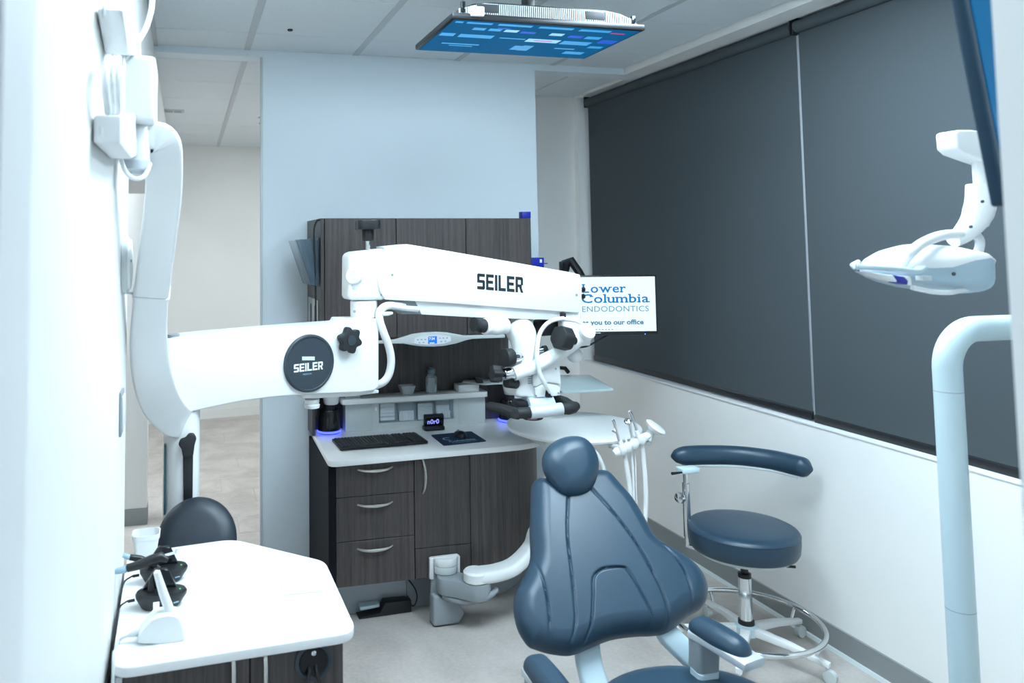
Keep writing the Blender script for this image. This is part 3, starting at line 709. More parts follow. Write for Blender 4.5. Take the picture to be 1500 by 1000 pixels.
# ---- things on the organiser shelf
YS = 4.275
def on_shelf(x, y): p_ = at(x, y, YS); return V((p_.x, YS, zsT + .001))
P = on_shelf(632, 580)
bt = thing('glass_bottle', 'clear glass bottle with grey lid and liquid on the organizer shelf', 'bottle', P)
MB().lathe([(.030, 0), (.033, .004), (.033, .085), (.022, .098), (.018, .10), (.018, .106)], P, n=24).build('bottle_glass', GLASS, bt)
MB().lathe([(.029, .004), (.029, .045)], P, n=20).build('liquid', mat('pale_liquid', (.62, .72, .76), .1, alpha=.45, noise=.01), bt)
MB().lathe([(.021, .104), (.023, .107), (.023, .13), (.017, .133), (.014, .142), (.012, .143)], P, n=20).build('lid', mat('grey_blue_lid', (.16, .22, .27), .4, noise=.02), bt)
P = on_shelf(596, 583)
ds = thing('glass_dish', 'small square clear dish filled with white cotton on the organizer shelf', 'dish', P)
dm = MB()
for s0, s1 in (((-1, -1), (1, -1)), ((1, -1), (1, 1)), ((1, 1), (-1, 1)), ((-1, 1), (-1, -1))):
    lo, hi, th = .026, .040, .003
    A_ = P + V((s0[0] * lo, s0[1] * lo * .8, 0)); B_ = P + V((s1[0] * lo, s1[1] * lo * .8, 0)); C_ = P + V((s1[0] * hi, s1[1] * hi * .8, .048)); D_ = P + V((s0[0] * hi, s0[1] * hi * .8, .048))
    nrm = (B_ - A_).cross(D_ - A_).normalized(); dm.prism([A_, B_, C_, D_], nrm * th)
dm.box(P.x - .026, P.x + .026, P.y - .021, P.y + .021, P.z, P.z + .003).build('dish_glass', GLASS, ds, smooth=False)
MB().lathe([(.020, .004), (.023, .006), (.025, .028), (.018, .033), (0, .034)], P, n=18).build('cotton_pellets', COTTON, ds)
P = on_shelf(515, 590)
gb = thing('glass_box', 'low clear glass box at the left end of the organizer shelf under the microscope arm', 'box', P)
MB().box(P.x - .042, P.x + .042, P.y - .03, P.y - .027, P.z, P.z + .04).box(P.x - .042, P.x + .042, P.y + .027, P.y + .03, P.z, P.z + .04).box(P.x - .042, P.x - .039, P.y - .027, P.y + .027, P.z, P.z + .04).box(P.x + .039, P.x + .042, P.y - .027, P.y + .027, P.z, P.z + .04).box(P.x - .042, P.x + .042, P.y - .03, P.y + .03, P.z - .0005, P.z + .003).build('box_glass', GLASS, gb, smooth=False)
MB().box(P.x - .03, P.x + .02, P.y - .01, P.y + .01, P.z + .004, P.z + .016).build('box_contents', MIDGREY, gb, bevel=.002)
xa_, xb_ = at(671, 570, YS - .03).x, at(701.5, 570, YS - .03).x
z1_ = at(686, 562, YS - .03).z
top(MB().box(xa_, xb_, YS - .035, YS + .045, zsT + .0005, z1_ - .004).build('white_box', SOLID, bevel=.003), 'white block-shaped box on the right end of the organizer shelf', 'box')
# small tray with remote control
zt_ = z1_
q = [at(712, 563, YS - .045), at(738, 562, YS - .045)]
ty = thing('small_tray', 'small pale glass tray on top of the white box, carrying the remote control', 'tray', (q[0].x, YS, zt_))
MB().prism([(at(711, 565, YS - .10).x, YS - .10, zt_), (at(745, 562, YS - .10).x + .03, YS - .10, zt_), (at(738, 562, YS).x + .05, YS + .055, zt_), (at(681, 556, YS + .03).x, YS + .055, zt_), (xa_ + .035, YS + .0, zt_)], (0, 0, .008)).build('tray_plate', GREYP, ty, bevel=.002)
P = V((at(697, 556, YS).x + .01, YS - .02, zt_ + .009))
rm = thing('remote_control', 'black remote control lying on the small tray', 'remote', P)
MB().obox(P + Z_ * .009, V((.020, -.006, 0)), V((.018, .062, 0)), V((0, 0, .008))).build('case', BLACKP, rm, bevel=.004)
bm_ = MB()
for i in range(5):
    for j in range(3): bm_.obox(P + V((.009 * (i - 2) * .3 + (j - 1) * .011, (i - 2) * .02 - (j - 1) * .003, .0175)), V((.003, 0, 0)), V((0, .005, 0)), V((0, 0, .001)))
bm_.build('buttons', MIDGREY, rm, smooth=False)

# ---- foot pedal on the floor
A = atz(526, 907.5, 0); B = atz(603, 896.5, 0); a = (B - A); L = a.length; a.normalize(); b = V((-a.y, a.x, 0)); dp = .105
fp = thing('foot_pedal', 'black foot pedal with pale grey tread on the floor by the drawers', 'pedal', A + a * L / 2 + b * dp / 2)
def PP(s_, q, z): return A + a * (s_ * L) + b * (q * dp) + Z_ * z
MB().prism([PP(0, 0, .001), PP(1, 0, .001), PP(1, 0, .058), PP(.50, 0, .062), PP(.40, 0, .018), PP(0, 0, .008)], b * dp).build('base', BLACKP, fp, bevel=.004)
MB().prism([PP(s_, q, .036) for s_, q in roundpoly([(.03, .12), (.42, .2), (.42, .78), (.03, .86)], .08)], (0, 0, .016)).build('tread', PALE, fp, bevel=.005)
MB().obox(PP(.93, .5, .0615), a * .004, b * .02, Z_ * .003).build('tread_pin', CHROME, fp, smooth=False)
pc = spline([at(598, 848, 3.885) + Y_ * -.0, at(608, 862, 3.87), at(611, 875, 3.85), at(606, 887, 3.83), PP(.99, .45, .03)], 6)
top(MB().tube(pc, .0035, 8).build('pedal_cable', RUBBER), 'thin black cable from under the drawers to the foot pedal', 'cable')

# ---- swing arm mounted at the cabinet foot, carrying the round table
sa = thing('swing_arm', 'grey and white swing arm mounted low on the cabinet, under the round table', 'arm', (1.30, 3.68, 0))
YM = 3.728
def mq(pts, Y=YM): return [at(x, y, Y) for x, y in pts]
MB().prism(mq([(628, 846), (628, 816), (631, 814.5), (669, 810), (672, 812), (672, 840), (668, 840), (668, 813.5), (633.5, 817.5), (633.5, 846)]), (0, -.02, 0)).build('frame', WHITEP, sa, bevel=.002)
pb = at(628, 846, YM); pr_ = at(664, 880, YM); pt_ = at(633.5, 818, YM); pq_ = at(668, 814, YM)
MB().prism([(pb.x, YM, .005), (at(672, 846, YM).x, YM, .005), (at(672, 846, YM).x, YM, pq_.z), (pb.x + .012, YM, pq_.z)], (0, -.012, 0)).build('plate', MIDGREY, sa, bevel=.002)
MB().prism([(pb.x, YM - .012, .006), (pb.x + .13, YM - .012, .006), (pb.x + .16, YM - .012, .05), (pb.x + .13, YM - .012, .10), (pb.x + .03, YM - .012, .145), (pb.x, YM - .012, .15)], (0, -.055, 0)).build('lower_cover', MIDGREY, sa, bevel=.012, seg=3)
cxm = (pt_.x + pq_.x) / 2; rdr = (pq_.x - pt_.x) / 2 - .002
def drum(z0, z1, nm, m):
    pts = [(cxm + rdr * math.cos(t_), YM - .012 + rdr * .85 * math.sin(t_), z0) for t_ in [math.pi + k * math.pi / 16 for k in range(17)]]
    MB().prism(pts, (0, 0, z1 - z0)).build(nm, m, sa, bevel=.003)
zc0, zc1, zc2 = at(650, 842, YM - .05).z, at(650, 831, YM - .05).z, at(650, 820, YM - .05).z
drum(zc0, zc1, 'drum_lower', GREYP); drum(zc1 + .0005, zc2, 'drum_cap', WHITEP)
za = zc0 - .002; zl = za - .075
ae_ = at(697, 856, 3.58)
lk = [(cxm - rdr, YM - .03), (cxm - rdr * .2, YM - .012), (cxm + rdr * 1.1, YM - .02), (ae_.x + .03, ae_.y + .04), (ae_.x + .075, ae_.y), (ae_.x + .05, ae_.y - .055), (ae_.x - .02, ae_.y - .06), (cxm + .0, YM - .12), (cxm - rdr * .9, YM - .09)]
MB().prism([(x, y, zl) for x, y in roundpoly(lk, .04)], (0, 0, za - zl)).build('link', MIDGREY, sa, bevel=.006)
hs_ = spline([at(650, 872, 3.66), at(664, 878, 3.62), at(684, 880.5, 3.58), at(706, 877, 3.54), at(720, 870, 3.55), at(727, 863, 3.57)], 6)
MB().tube(hs_, .014, 12).build('hose', MIDGREY, sa)
ap = spline([V((ae_.x, ae_.y, za + .024)), V((at(728, 846, 3.60).x, 3.585, za + .026)), V((at(755, 836, 3.6).x, 3.60, za + .045)), V((at(778, 815, 3.6).x, 3.60, za + .115)), V((at(790, 790, 3.6).x, 3.60, za + .20)), V((cxm + .60, YM - .15, za + .30))], 8)
MB().sweep(ap, lambda i: rrect(.058 - .012 * i / len(ap), .028, .024, 5), (0, 1, 0)).build('arm', WHITEP, sa, bevel=0)
MB().lathe([(.050, -.026), (.058, -.018), (.058, .018), (.050, .027)], (ae_.x, ae_.y, za + .025), n=32).build('arm_end', WHITEP, sa)
RC = V((1.895, 3.665, .90)); RRAD = .332
MB().cyl((cxm + .60, YM - .15, za + .26), (cxm + .60, YM - .15, RC.z - .07), .035).build('column', GREYP, sa)

# ---- round table top
rt = thing('round_table', 'round white work surface on a swing arm beside the back worktop', 'table', (RC.x, RC.y, RC.z - .10))
MB().lathe([(RRAD - .02, -.026), (RRAD - .004, -.020), (RRAD, -.010), (RRAD - .003, -.002), (RRAD - .012, 0), (RRAD - .04, .0)], RC, n=72).build('table_top', SOLID, rt)
MB().prism([(cxm + .43, YM - .24, RC.z - .062), (cxm + .78, YM - .26, RC.z - .062), (cxm + .80, YM - .06, RC.z - .062), (cxm + .43, YM - .02, RC.z - .062)], (0, 0, .035)).build('bracket', GREYP, rt, bevel=.008)
MB().prism([(x, y, RC.z - .17) for x, y in ((cxm + .545, YM - .21), (cxm + .66, YM - .21), (cxm + .66, YM - .09), (cxm + .545, YM - .09))], (0, 0, .107)).build('pivot_box', GREYP, rt, bevel=.012)
# ---- instrument holder with handpieces
YI = 3.27
ih = thing('instrument_holder', 'white bar of hanging dental handpieces at the edge of the round table', 'instrument holder', at(925, 655, YI))
def I(x, y, dy=0.): return at(x, y, YI + dy)
MB().tube([I(899, 664), I(903, 662), I(909, 660), I(918, 655), I(926, 651), I(936, 646), I(943, 641), I(950, 637), I(954, 634)], [.012, .021, .020, .015, .019, .016, .020, .016, .014], 14).build('holder_bar', WHITEP, ih)
MB().tube([I(893, 652, .10), I(905, 655, .05), I(912, 659)], .012, 10).build('holder_arm', GREYP, ih)
for x, y in ((912, 659), (920, 655), (929, 650), (940, 644)):
    MB().lathe([(.015, -.018), (.019, -.012), (.019, .012), (.014, .020)], I(x, y, -.012), axis=(-.15, -.1, 1), n=16).build('holder_cup', WHITEP, ih)
def handpiece(pts, rs, m):
    return MB().tube(pts, rs, 12).build('handpiece', m, ih)
h = handpiece([I(897, 614), I(899, 618), I(903, 632), I(907, 645), I(910, 652), I(913, 662)], [.007, .008, .006, .007, .010, .009], CHROME)
MB().tube([I(908, 645), I(912, 656), I(914, 664)], [.011, .013, .011], 12).build('sleeve', WHITEP, h)
MB().tube([I(897, 631), I(903, 634)], .0035, 8).build('spray_tip', CHROME, h)
h = handpiece([I(916, 640), I(918, 648), I(921, 656)], [.004, .006, .008], WHITEP)
h = handpiece([I(919, 618), I(922, 622), I(925, 636), I(929, 650)], [.011, .009, .007, .008], CHROME)
MB().lathe([(.016, -.006), (.018, 0), (.014, .007), (.005, .010)], I(920, 617), axis=(-.3, -.6, .7), n=16).build('turbine_head', CHROME, h)
h = handpiece([I(922, 602), I(925, 608), I(930, 623), I(934, 634), I(938, 644)], [.007, .008, .006, .009, .010], CHROME)
MB().tube([I(932, 630), I(936, 640), I(940, 648)], [.010, .012, .012], 12).build('sleeve', WHITEP, h)
cu = MB().tube([I(950, 645), I(952, 640), I(953, 632)], [.016, .013, .020], 14).build('suction_cup', GREYP, ih)
MB().lathe([(.018, -.020), (.030, -.010), (.047, .004), (.050, .012), (.045, .018), (.030, .020)], I(958.5, 628), axis=(.45, -.35, .80), n=24).build('suction_dish', WHITEP, cu)
MB().prism([I(944, 650), I(956, 640), I(955, 652), I(951, 653)], (0, .02, 0)).build('bracket_tab', GREYP, ih, bevel=.003)
for pts, r in (([(914, 662), (919, 690), (923, 720), (926, 760), (924, 800), (915, 830)], .0115), ([(924, 655), (927, 690), (928, 720), (929, 750), (928, 800), (920, 835)], .006), ([(930, 652), (931, 680), (932, 720), (934, 780), (926, 830)], .0028), ([(940, 648), (944, 690), (946, 730), (944, 770), (938, 810), (925, 845)], .0115)):
    MB().tube(spline([I(x, y) for x, y in pts], 5), r, 10).build('hose', WHITEP, ih)
hp_ = spline([I(858, 655, .1), I(872, 662, .08), I(882, 680, .06), I(886, 700, .05), I(886, 740, .05)], 5)
MB().tube(hp_, .010, 10).build('supply_hose', GREYP, ih)

# ---- wall monitor
an = math.radians(-12); ma = V((math.cos(an), math.sin(an), 0)); mn = V((math.sin(an), -math.cos(an), 0)); MP = at(905, 445, 3.85)
mo = thing('wall_monitor', 'small monitor on a wall arm showing the practice name in blue', 'monitor', MP - Z_ * .16)
def mpx(x, y, off=0.): return atp(x, y, MP + mn * off, mn)
TR = mpx(961, 402.5); BR = mpx(958.5, 490); hgt = TR.z - BR.z; wid = hgt * 1.70
TL = TR - ma * wid
MB().obox((TL + TR) / 2 - Z_ * hgt / 2 - mn * .012, ma * wid / 2, mn * .012, Z_ * hgt / 2).build('casing', BLACKP, mo, bevel=.003)
MB().obox((TL + TR) / 2 - Z_ * hgt * .5 - mn * .035, ma * wid * .3, mn * .014, Z_ * hgt * .3).build('rear_cover', BLACKP, mo, bevel=.006)
bz = .008; bzb = .020
so = MB().obox((TL + TR) / 2 - Z_ * (bz + (hgt - bz - bzb) / 2) + mn * .0005, ma * (wid / 2 - bz), mn * .001, Z_ * ((hgt - bz - bzb) / 2)).build('screen', emis('monitor_screen', (.80, .93, 1.0), 1.0), mo, smooth=False)
tb = MB()
def scr_text(m, s, x0, yb, x1, yt, bold=0., sp=1.):
    P = mpx(x0, yb, .003); Q = mpx(x1, yb, .003); T = mpx(x0, yt, .003)
    put_text(m, s, P, ma, Z_, (Q - P).dot(ma), (T - P).z, bold, sp)
def slab_text(m, word, x0, yb, x1, yt, bold=.012, gap=.10):
    P = mpx(x0, yb, .003); W = (mpx(x1, yb, .003) - P).dot(ma); Hh = (mpx(x0, yt, .003) - P).z
    gl = []
    for c in word:
        vs, fs = text_polys(c, 1., bold); xa = min(v[0] for v in vs); gl.append(([(v[0] - xa, v[1]) for v in vs], fs, max(v[0] for v in vs) - xa))
    cap = max(v[1] for v in text_polys('L', 1., bold)[0]); xh = max(v[1] for v in text_polys('x', 1., bold)[0])
    tot = sum(g_[2] for g_ in gl) + gap * (len(gl) - 1); sx = W / tot; sy = Hh / cap; x = 0; t_ = .085; e_ = .06
    for c, (vs, fs, gw_) in zip(word, gl):
        m.add([P + ma * ((v[0] + x) * sx) + Z_ * (v[1] * sy) for v in vs], fs)
        st_ = .10
        ser = {'L': [(0, cap, 0), (0, 0, 0)], 'l': [(0, 0, 0), (0, cap, -1)], 'b': [(0, cap, -1)], 'i': [(0, 0, 0), (0, xh, -1)], 'r': [(0, 0, 0), (0, xh, -1)], 'm': [(0, 0, 0), (.5, 0, 0), (1, 0, 0), (0, xh, -1)], 'u': [(0, xh, -1), (1, xh, -1), (1, 0, 1)], 'w': [(0, xh, 0), (1, xh, 0)], 'a': [(1, 0, 1)], 'C': [(1, cap * .80, 0)]}.get(c, [])
        for fx_, yy, sd_ in ser:
            cx_ = x + (st_ / 2 if fx_ == 0 else gw_ - st_ / 2 if fx_ == 1 else gw_ / 2); a0 = cx_ - st_ / 2 - (e_ if sd_ <= 0 else 0); a1 = cx_ + st_ / 2 + (e_ if sd_ >= 0 else 0)
            y0_ = 0 if yy == 0 else yy - t_
            m.add([P + ma * (q_ * sx) + Z_ * (r_ * sy) + mn * .0003 for q_, r_ in ((a0, y0_), (a1, y0_), (a1, y0_ + t_), (a0, y0_ + t_))], [(0, 1, 2, 3)])
        x += gw_ + gap
slab_text(tb, 'Lower', 853.5, 428.6, 917, 416); slab_text(tb, 'Columbia', 852, 443.6, 950.5, 431)
tb.build('practice_name', emis('screen_blue_text', (.0, .19, .55), 1.0), so, smooth=False)
tb = MB(); scr_text(tb, 'ENDODONTICS', 853, 456.8, 950.5, 448.6, 0, 1.05)
tb.build('practice_line', emis('screen_teal_text', (.03, .30, .56), 1.0), so, smooth=False)
tb = MB(); scr_text(tb, 'welcomes you to our office', 816, 478.6, 943, 469, .03); scr_text(tb, '- - - - - - -', 868, 483.2, 898, 482.2, .01)
tb.build('welcome_line', emis('screen_dark_text', (.03, .20, .33), 1.0), so, smooth=False)
tb = MB(); scr_text(tb, '-----', 870, 488.2, 880, 487.2, .02); tb.build('maker_mark', PRINTW, mo, smooth=False)
P = mpx(945, 489, .001); MB().lathe([(.003, 0), (.003, .002)], P, axis=mn, n=10).build('power_light', emis('power_blue', (.1, .3, 1), 2.0), mo)
MB().tube([(TL + TR) / 2 - Z_ * hgt / 2 - mn * .04, (TL + TR) / 2 - Z_ * hgt / 2 - mn * .16 + Z_ * .0, V((2.01, 4.34, 1.50))], .018, 12).build('wall_arm', BLACKP, mo)
MB().box(1.965, 2.052, 4.338, 4.358, 1.42, 1.58).build('wall_plate', BLACKP, mo, bevel=.004)
A = at(835, 382, 4.02); B = at(856, 412, 3.98)
MB().tube([at(828, 396, 4.05), at(829, 385, 4.04), at(836, 381, 4.02), at(848, 398, 4.0), at(860, 420, 3.98)], [.022, .028, .024, .022, .02], 10).build('spring_arm', BLACKP, mo)
MB().obox(at(826, 392, 4.06), V((.022, 0, 0)), V((0, .02, 0)), V((0, 0, .035))).build('arm_clamp', BLACKP, mo, bevel=.006)
cp = spline([mpx(893, 489, -.02), mpx(880, 496, -.03), at(862, 506, 3.95), at(850, 508.5, 4.0), at(835, 508, 4.1)], 6)
MB().tube(cp, .005, 8).build('cable', RUBBER, mo)

# ---- glass tray on an arm by the right wall
tr = thing('glass_tray', 'pale glass tray shelf behind the microscope, below the monitor', 'tray', (2.05, 4.0, 1.03))
MB().prism([(x, y, 1.045) for x, y in roundpoly([(1.86, 3.71), (2.155, 3.705), (2.25, 4.13), (1.95, 4.22)], .015)], (0, 0, .012)).build('tray_plate', mat('frosted_glass', (.55, .66, .68), .25, noise=.01, nscale=9, trans=.15), tr, bevel=.003)
MB().tube([(1.99, 4.0, 1.035), (1.99, 4.10, 1.03), (1.99, 4.33, 1.03)], .016, 10).build('support_arm', BLACKP, tr)
MB().box(1.93, 2.05, 4.335, 4.358, .97, 1.09).build('wall_plate', BLACKP, tr, bevel=.004)
P = atz(828, 543, 1.07); MB().tube([(P.x - .06, P.y, 1.058), (P.x - .04, P.y, 1.09), (P.x, P.y, 1.085), (P.x + .02, P.y, 1.06)], .012, 10).build('arm_knob', BLACKP, tr)

# ================================================================== DENTAL CHAIR
cang = math.radians(-4); rec = math.radians(47)
cv = V((math.cos(cang), math.sin(cang), 0)); cu_ = V((-math.sin(cang), math.cos(cang), 0))
cw = cu_ * math.cos(rec) + Z_ * math.sin(rec); cn = -cu_ * math.sin(rec) + Z_ * math.cos(rec)
CC = V((1.318, 2.325, .68))
ch = thing('dental_chair', 'navy blue padded dental chair with headrest and armrests', 'chair', (1.33, 1.75, 0))
def cpl(x, y, P=None, n=None, off=0.):
    P = CC if P is None else P; n = cn if n is None else n
    q = atp(x, y, P + n * off, n) - P; return (q.dot(cv), q.dot(cw))
T = .055
bo = [(778, 720), (780, 708), (787, 702), (796, 701.5), (806, 704), (825, 699), (848, 692), (870, 689.5), (885, 690.5), (893, 695), (900, 702), (910, 714), (925, 731), (938, 752), (948, 770), (958, 788), (974, 799), (992, 809), (1012, 823), (1026, 838), (1033, 851), (1036, 865), (1034, 880), (1026, 892), (1009, 903), (990, 918), (973, 928), (954, 931), (930, 932), (895, 937), (862, 950), (845, 957), (830, 960), (805, 957), (785, 951), (773, 945), (760, 925), (754, 905), (752.6, 886), (755, 868), (763, 852), (772, 834), (777, 815), (776, 780), (777, 750)]
ol = smooth2([cpl(x, y) for x, y in bo], 3)
sm = [[(831.6, 722), (829.5, 781.6), (834.5, 832), (840, 882), (841, 916), (832, 962)],
      [(780.7, 812), (794.6, 853), (803, 899), (805, 955)],
      [(852.6, 954), (864, 916), (867, 874), (867, 853), (871, 842.5), (883, 835), (908, 833), (918.5, 839.6), (937, 870), (954, 903), (955, 918), (950, 934)],
      [(866, 718), (899.6, 756), (933, 802.6), (962.6, 857), (977, 899), (977, 930)],
      [(972, 798), (1000, 836), (1013, 874), (1013, 900)]]
sm2 = []
for s_ in sm:
    q = spline([(*cpl(x, y, off=T * .8), 0) for x, y in s_], 5); sm2.append([(p_.x, p_.y) for p_ in q])
bk = MB(); cushion(bk, ol, cpl(880, 840), CC, cv, cw, cn, T, .055, sm2, rings=90, segs=380, gd=.008, gw=.0032, dome=.012, base=-.005)
bko = bk.build('backrest', LEATHER, ch, ang=80)
sh = resample(ol, 90); c0_ = cpl(880, 840)
bs = MB(); bs.prism([CC + cv * (c0_[0] + (x - c0_[0]) * .9) + cw * (c0_[1] + (y - c0_[1]) * .9) - cn * .03 for x, y in sh], -cn * .03)
bs.build('back_shell', GREYP, bko, bevel=.008)
# headrest
HP = CC + cw * .40 + cn * .075 ; hp0 = at(838, 682, (HP).y); HP = hp0
hn = (-cu_ * math.sin(math.radians(58)) + Z_ * math.cos(math.radians(58))).normalized(); hw_ = cv.cross(hn) * -1
if hw_.z < 0: hw_ = -hw_
def hpl(x, y):
    q = atp(x, y, HP, hn) - HP; return (q.dot(cv), q.dot(hw_))
ho = [(796.5, 670), (802, 656), (814, 644), (830, 637.5), (848, 636.5), (862, 642), (873, 655), (879, 673), (878.5, 690), (873, 707), (863, 720), (848, 725.5), (832, 726), (820, 719), (809, 704), (799, 687)]
hm = MB(); cushion(hm, smooth2([hpl(x, y) for x, y in ho], 4), hpl(838, 682), HP - hn * .02, cv, hw_, hn, .040, .055, rings=24, segs=100, dome=.010)
hdo = hm.build('headrest', LEATHER, ch, ang=80)
hb_ = MB(); rr_ = resample(smooth2([hpl(x, y) for x, y in ho], 4), 50)
hb_.prism([HP + cv * (x * .86) + hw_ * (y * .86) - hn * .03 for x, y in rr_], -hn * .03); hb_.build('headrest_shell', GREYP, hdo, bevel=.006)
MB().tube([HP - hn * .05 - hw_ * .05, CC + cw * .27 - cn * .03], .02, 10).build('headrest_stem', CHROME, ch)
# seat
SP = V((0, 0, .55))
se = [(1.05, 1.40), (1.045, 1.75), (1.06, 1.95), (1.10, 2.08), (1.19, 2.165), (1.31, 2.205), (1.44, 2.195), (1.56, 2.135), (1.63, 2.04), (1.66, 1.90), (1.66, 1.70), (1.63, 1.40), (1.60, 1.10), (1.50, .98), (1.20, .98), (1.09, 1.10)]
sd = MB(); cushion(sd, smooth2(se, 4), (1.35, 1.6), V((0, 0, .485)), X_, Y_, Z_, .065, .08, [[(1.15, 1.2), (1.16, 1.6), (1.2, 1.9), (1.24, 2.17)], [(1.55, 1.2), (1.55, 1.6), (1.52, 1.9), (1.46, 2.17)]], rings=30, segs=140, dome=.01)
sdo = sd.build('seat', LEATHER, ch, ang=80)
MB().prism([(1.35 + (x - 1.35) * .93, 1.6 + (y - 1.6) * .95, .40) for x, y in smooth2(se, 3)], (0, 0, .07)).build('seat_shell', PALE, sdo, bevel=.01)
# armrests
def armrest(p0, p1, zt, wd, post):
    A = atz(*p0, zt); B = atz(*p1, zt); d = B - A; L = d.length; d.normalize(); s_ = V((-d.y, d.x, 0))
    pts = []
    for k in range(13):
        t_ = k / 12; pts.append((A + d * (L * t_) - Z_ * (.010 * t_ * t_)))
    m = MB(); cushion(m, roundpoly([(-.012, -wd * .44), (L * .6, -wd * .5), (L + .012, -wd * .40), (L + .012, wd * .40), (L * .6, wd * .5), (-.012, wd * .44)], [.03, .08, .04, .04, .08, .03], 6), (L / 2, 0), A - Z_ * .038, d - Z_ * .05, s_, Z_, .030, .028, rings=14, segs=80, dome=.008)
    a_ = m.build('armrest_pad', LEATHER, ch, ang=80)
    m = MB().sweep([p_ - Z_ * .052 + d * (.03 * (k / 12)) for k, p_ in enumerate(pts)], rrect(wd / 2 - .002, .012, .006, 3), s_)
    m.build('armrest_base', ALU, a_, bevel=.003)
    c = A + d * L * post
    MB().sweep([V((c.x, c.y, zt - .06)), V((c.x, c.y, zt - .11)), V((c.x + .004, c.y + .01, zt - .15))], rrect(.036, .030, .014, 4), (1, 0, 0)).build('armrest_collar', MIDGREY, a_)
    MB().sweep([V((c.x, c.y, zt - .15)), V((c.x + .0, c.y + .01, .46))], rrect(.034, .028, .014, 4), (1, 0, 0)).build('armrest_post', PALE, a_)
armrest((783, 951), (836, 1012), .72, .085, .14)
armrest((1020, 897), (1090, 932), .72, .085, .14)
# hinge links
def link(pts, w_, m, nm):
    MB().sweep(spline(pts, 6), rrect(w_, .018, .012, 3), cv).build(nm, m, ch)
J = CC + cv * .20
q0 = atz(985, 925, .60); q1 = atz(1022, 962, .52)
link([CC + cv * .17 - cw * .08 - cn * .05, q0 + V((.0, .02, -.02)), V((q1.x, q1.y, .50))], .035, PALE, 'hinge_arm')
MB().cyl(V((q1.x - .03, q1.y, .52)), V((q1.x + .03, q1.y - .004, .52)), .045, 24).build('hinge_disc', PALE, ch, bevel=.004)
q2_ = atz(878, 975, .55)
link([CC - cv * .10 - cw * .10 - cn * .05, V((q2_.x, q2_.y + .06, .52)), V((q2_.x, q2_.y, .44))], .04, PALE, 'hinge_arm')
MB().prism([(x, y, 0) for x, y in roundpoly([(1.20, 1.15), (1.50, 1.15), (1.50, 1.85), (1.20, 1.85)], .06)], (0, 0, .05)).build('base_plate', GREYP, ch, bevel=.008)
MB().prism([(x, y, .05) for x, y in roundpoly([(1.26, 1.30), (1.44, 1.30), (1.44, 1.70), (1.26, 1.70)], .05)], (0, 0, .36)).build('pedestal', GREYP, ch, bevel=.01)

# ================================================================== OPERATOR STOOL (right)
S = V((2.415, 3.095, 0))
st = thing('operator_stool', 'navy blue operator stool with chrome foot ring and curved padded arm', 'stool', S)
zt = .548; rs_ = .231
prof = [(.0, zt - .105), (rs_ - .03, zt - .105), (rs_ - .012, zt - .100), (rs_ - .004, zt - .085), (rs_, zt - .05), (rs_, zt - .02)]
prof += [(rs_ - .001, zt - .0195), (rs_ + .001, zt - .0165), (rs_ - .001, zt - .0135), (rs_ - .006, zt - .006), (rs_ - .018, zt), (rs_ - .05, zt + .004), (rs_ - .12, zt + .008), (0, zt + .009)]
MB().lathe(prof, S, n=72).build('seat', LEATHER, st, ang=50)
MB().lathe([(.0, zt - .118), (rs_ - .035, zt - .118), (rs_ - .03, zt - .106), (0, zt - .106)], S, n=48).build('seat_plate', GREYP, st)
MB().lathe([(.024, zt - .175), (.024, zt - .118)], S, n=20).build('seat_boss', CHROME, st)
MB().lathe([(.016, .33), (.016, zt - .170)], S, n=16).build('gas_rod', BLACKP, st)
MB().lathe([(.028, .325), (.028, .342), (.017, .345)], S, n=20).build('rod_collar', BLACKP, st)
MB().lathe([(.027, .14), (.0275, .33)], S, n=24).build('column', CHROME, st)
MB().lathe([(.034, .125), (.034, .142), (.028, .145)], S, n=24).build('column_collar', BLACKP, st)
MB().lathe([(.05, .085), (.05, .118), (.036, .126)], S, n=24).build('hub', PALE, st)
for k in range(5):
    an_ = math.radians(-62 + 72 * k); d = V((math.cos(an_), math.sin(an_), 0)); s_ = V((-d.y, d.x, 0))
    lg = MB().sweep([S + d * .03 + Z_ * .104, S + d * .18 + Z_ * .095, S + d * .335 + Z_ * .072], lambda i: rrect(.021 - .004 * i, .016 - .003 * i, .004, 2), s_).build('leg', WHITE, st)
    c = S + d * .325
    MB().cyl(c + Z_ * .05, c + Z_ * .07, .008, 10).build('caster_stem', CHROME, lg)
    MB().cyl(c + s_ * .012 + Z_ * .027 + d * .01, c - s_ * .012 + Z_ * .027 + d * .01, .026, 20).build('caster_wheel', GREYP, lg)
    MB().tube([S + d * .285 + Z_ * .095, S + d * .305 + Z_ * .138], .0075, 8).build('ring_stay', CHROME, st)
rg = MB(); RRg = .308
rg.tube([S + V((RRg * math.cos(t_ * math.pi / 36), RRg * math.sin(t_ * math.pi / 36), .140)) for t_ in range(73)], .0115, 12, caps=False)
rg.build('foot_ring', CHROME, st)
MB().tube([S + V((.04, -.08, zt - .124)), S + V((.09, -.15, zt - .130)), S + V((.125, -.165, zt - .130))], .006, 8).build('height_lever', BLACKP, st)
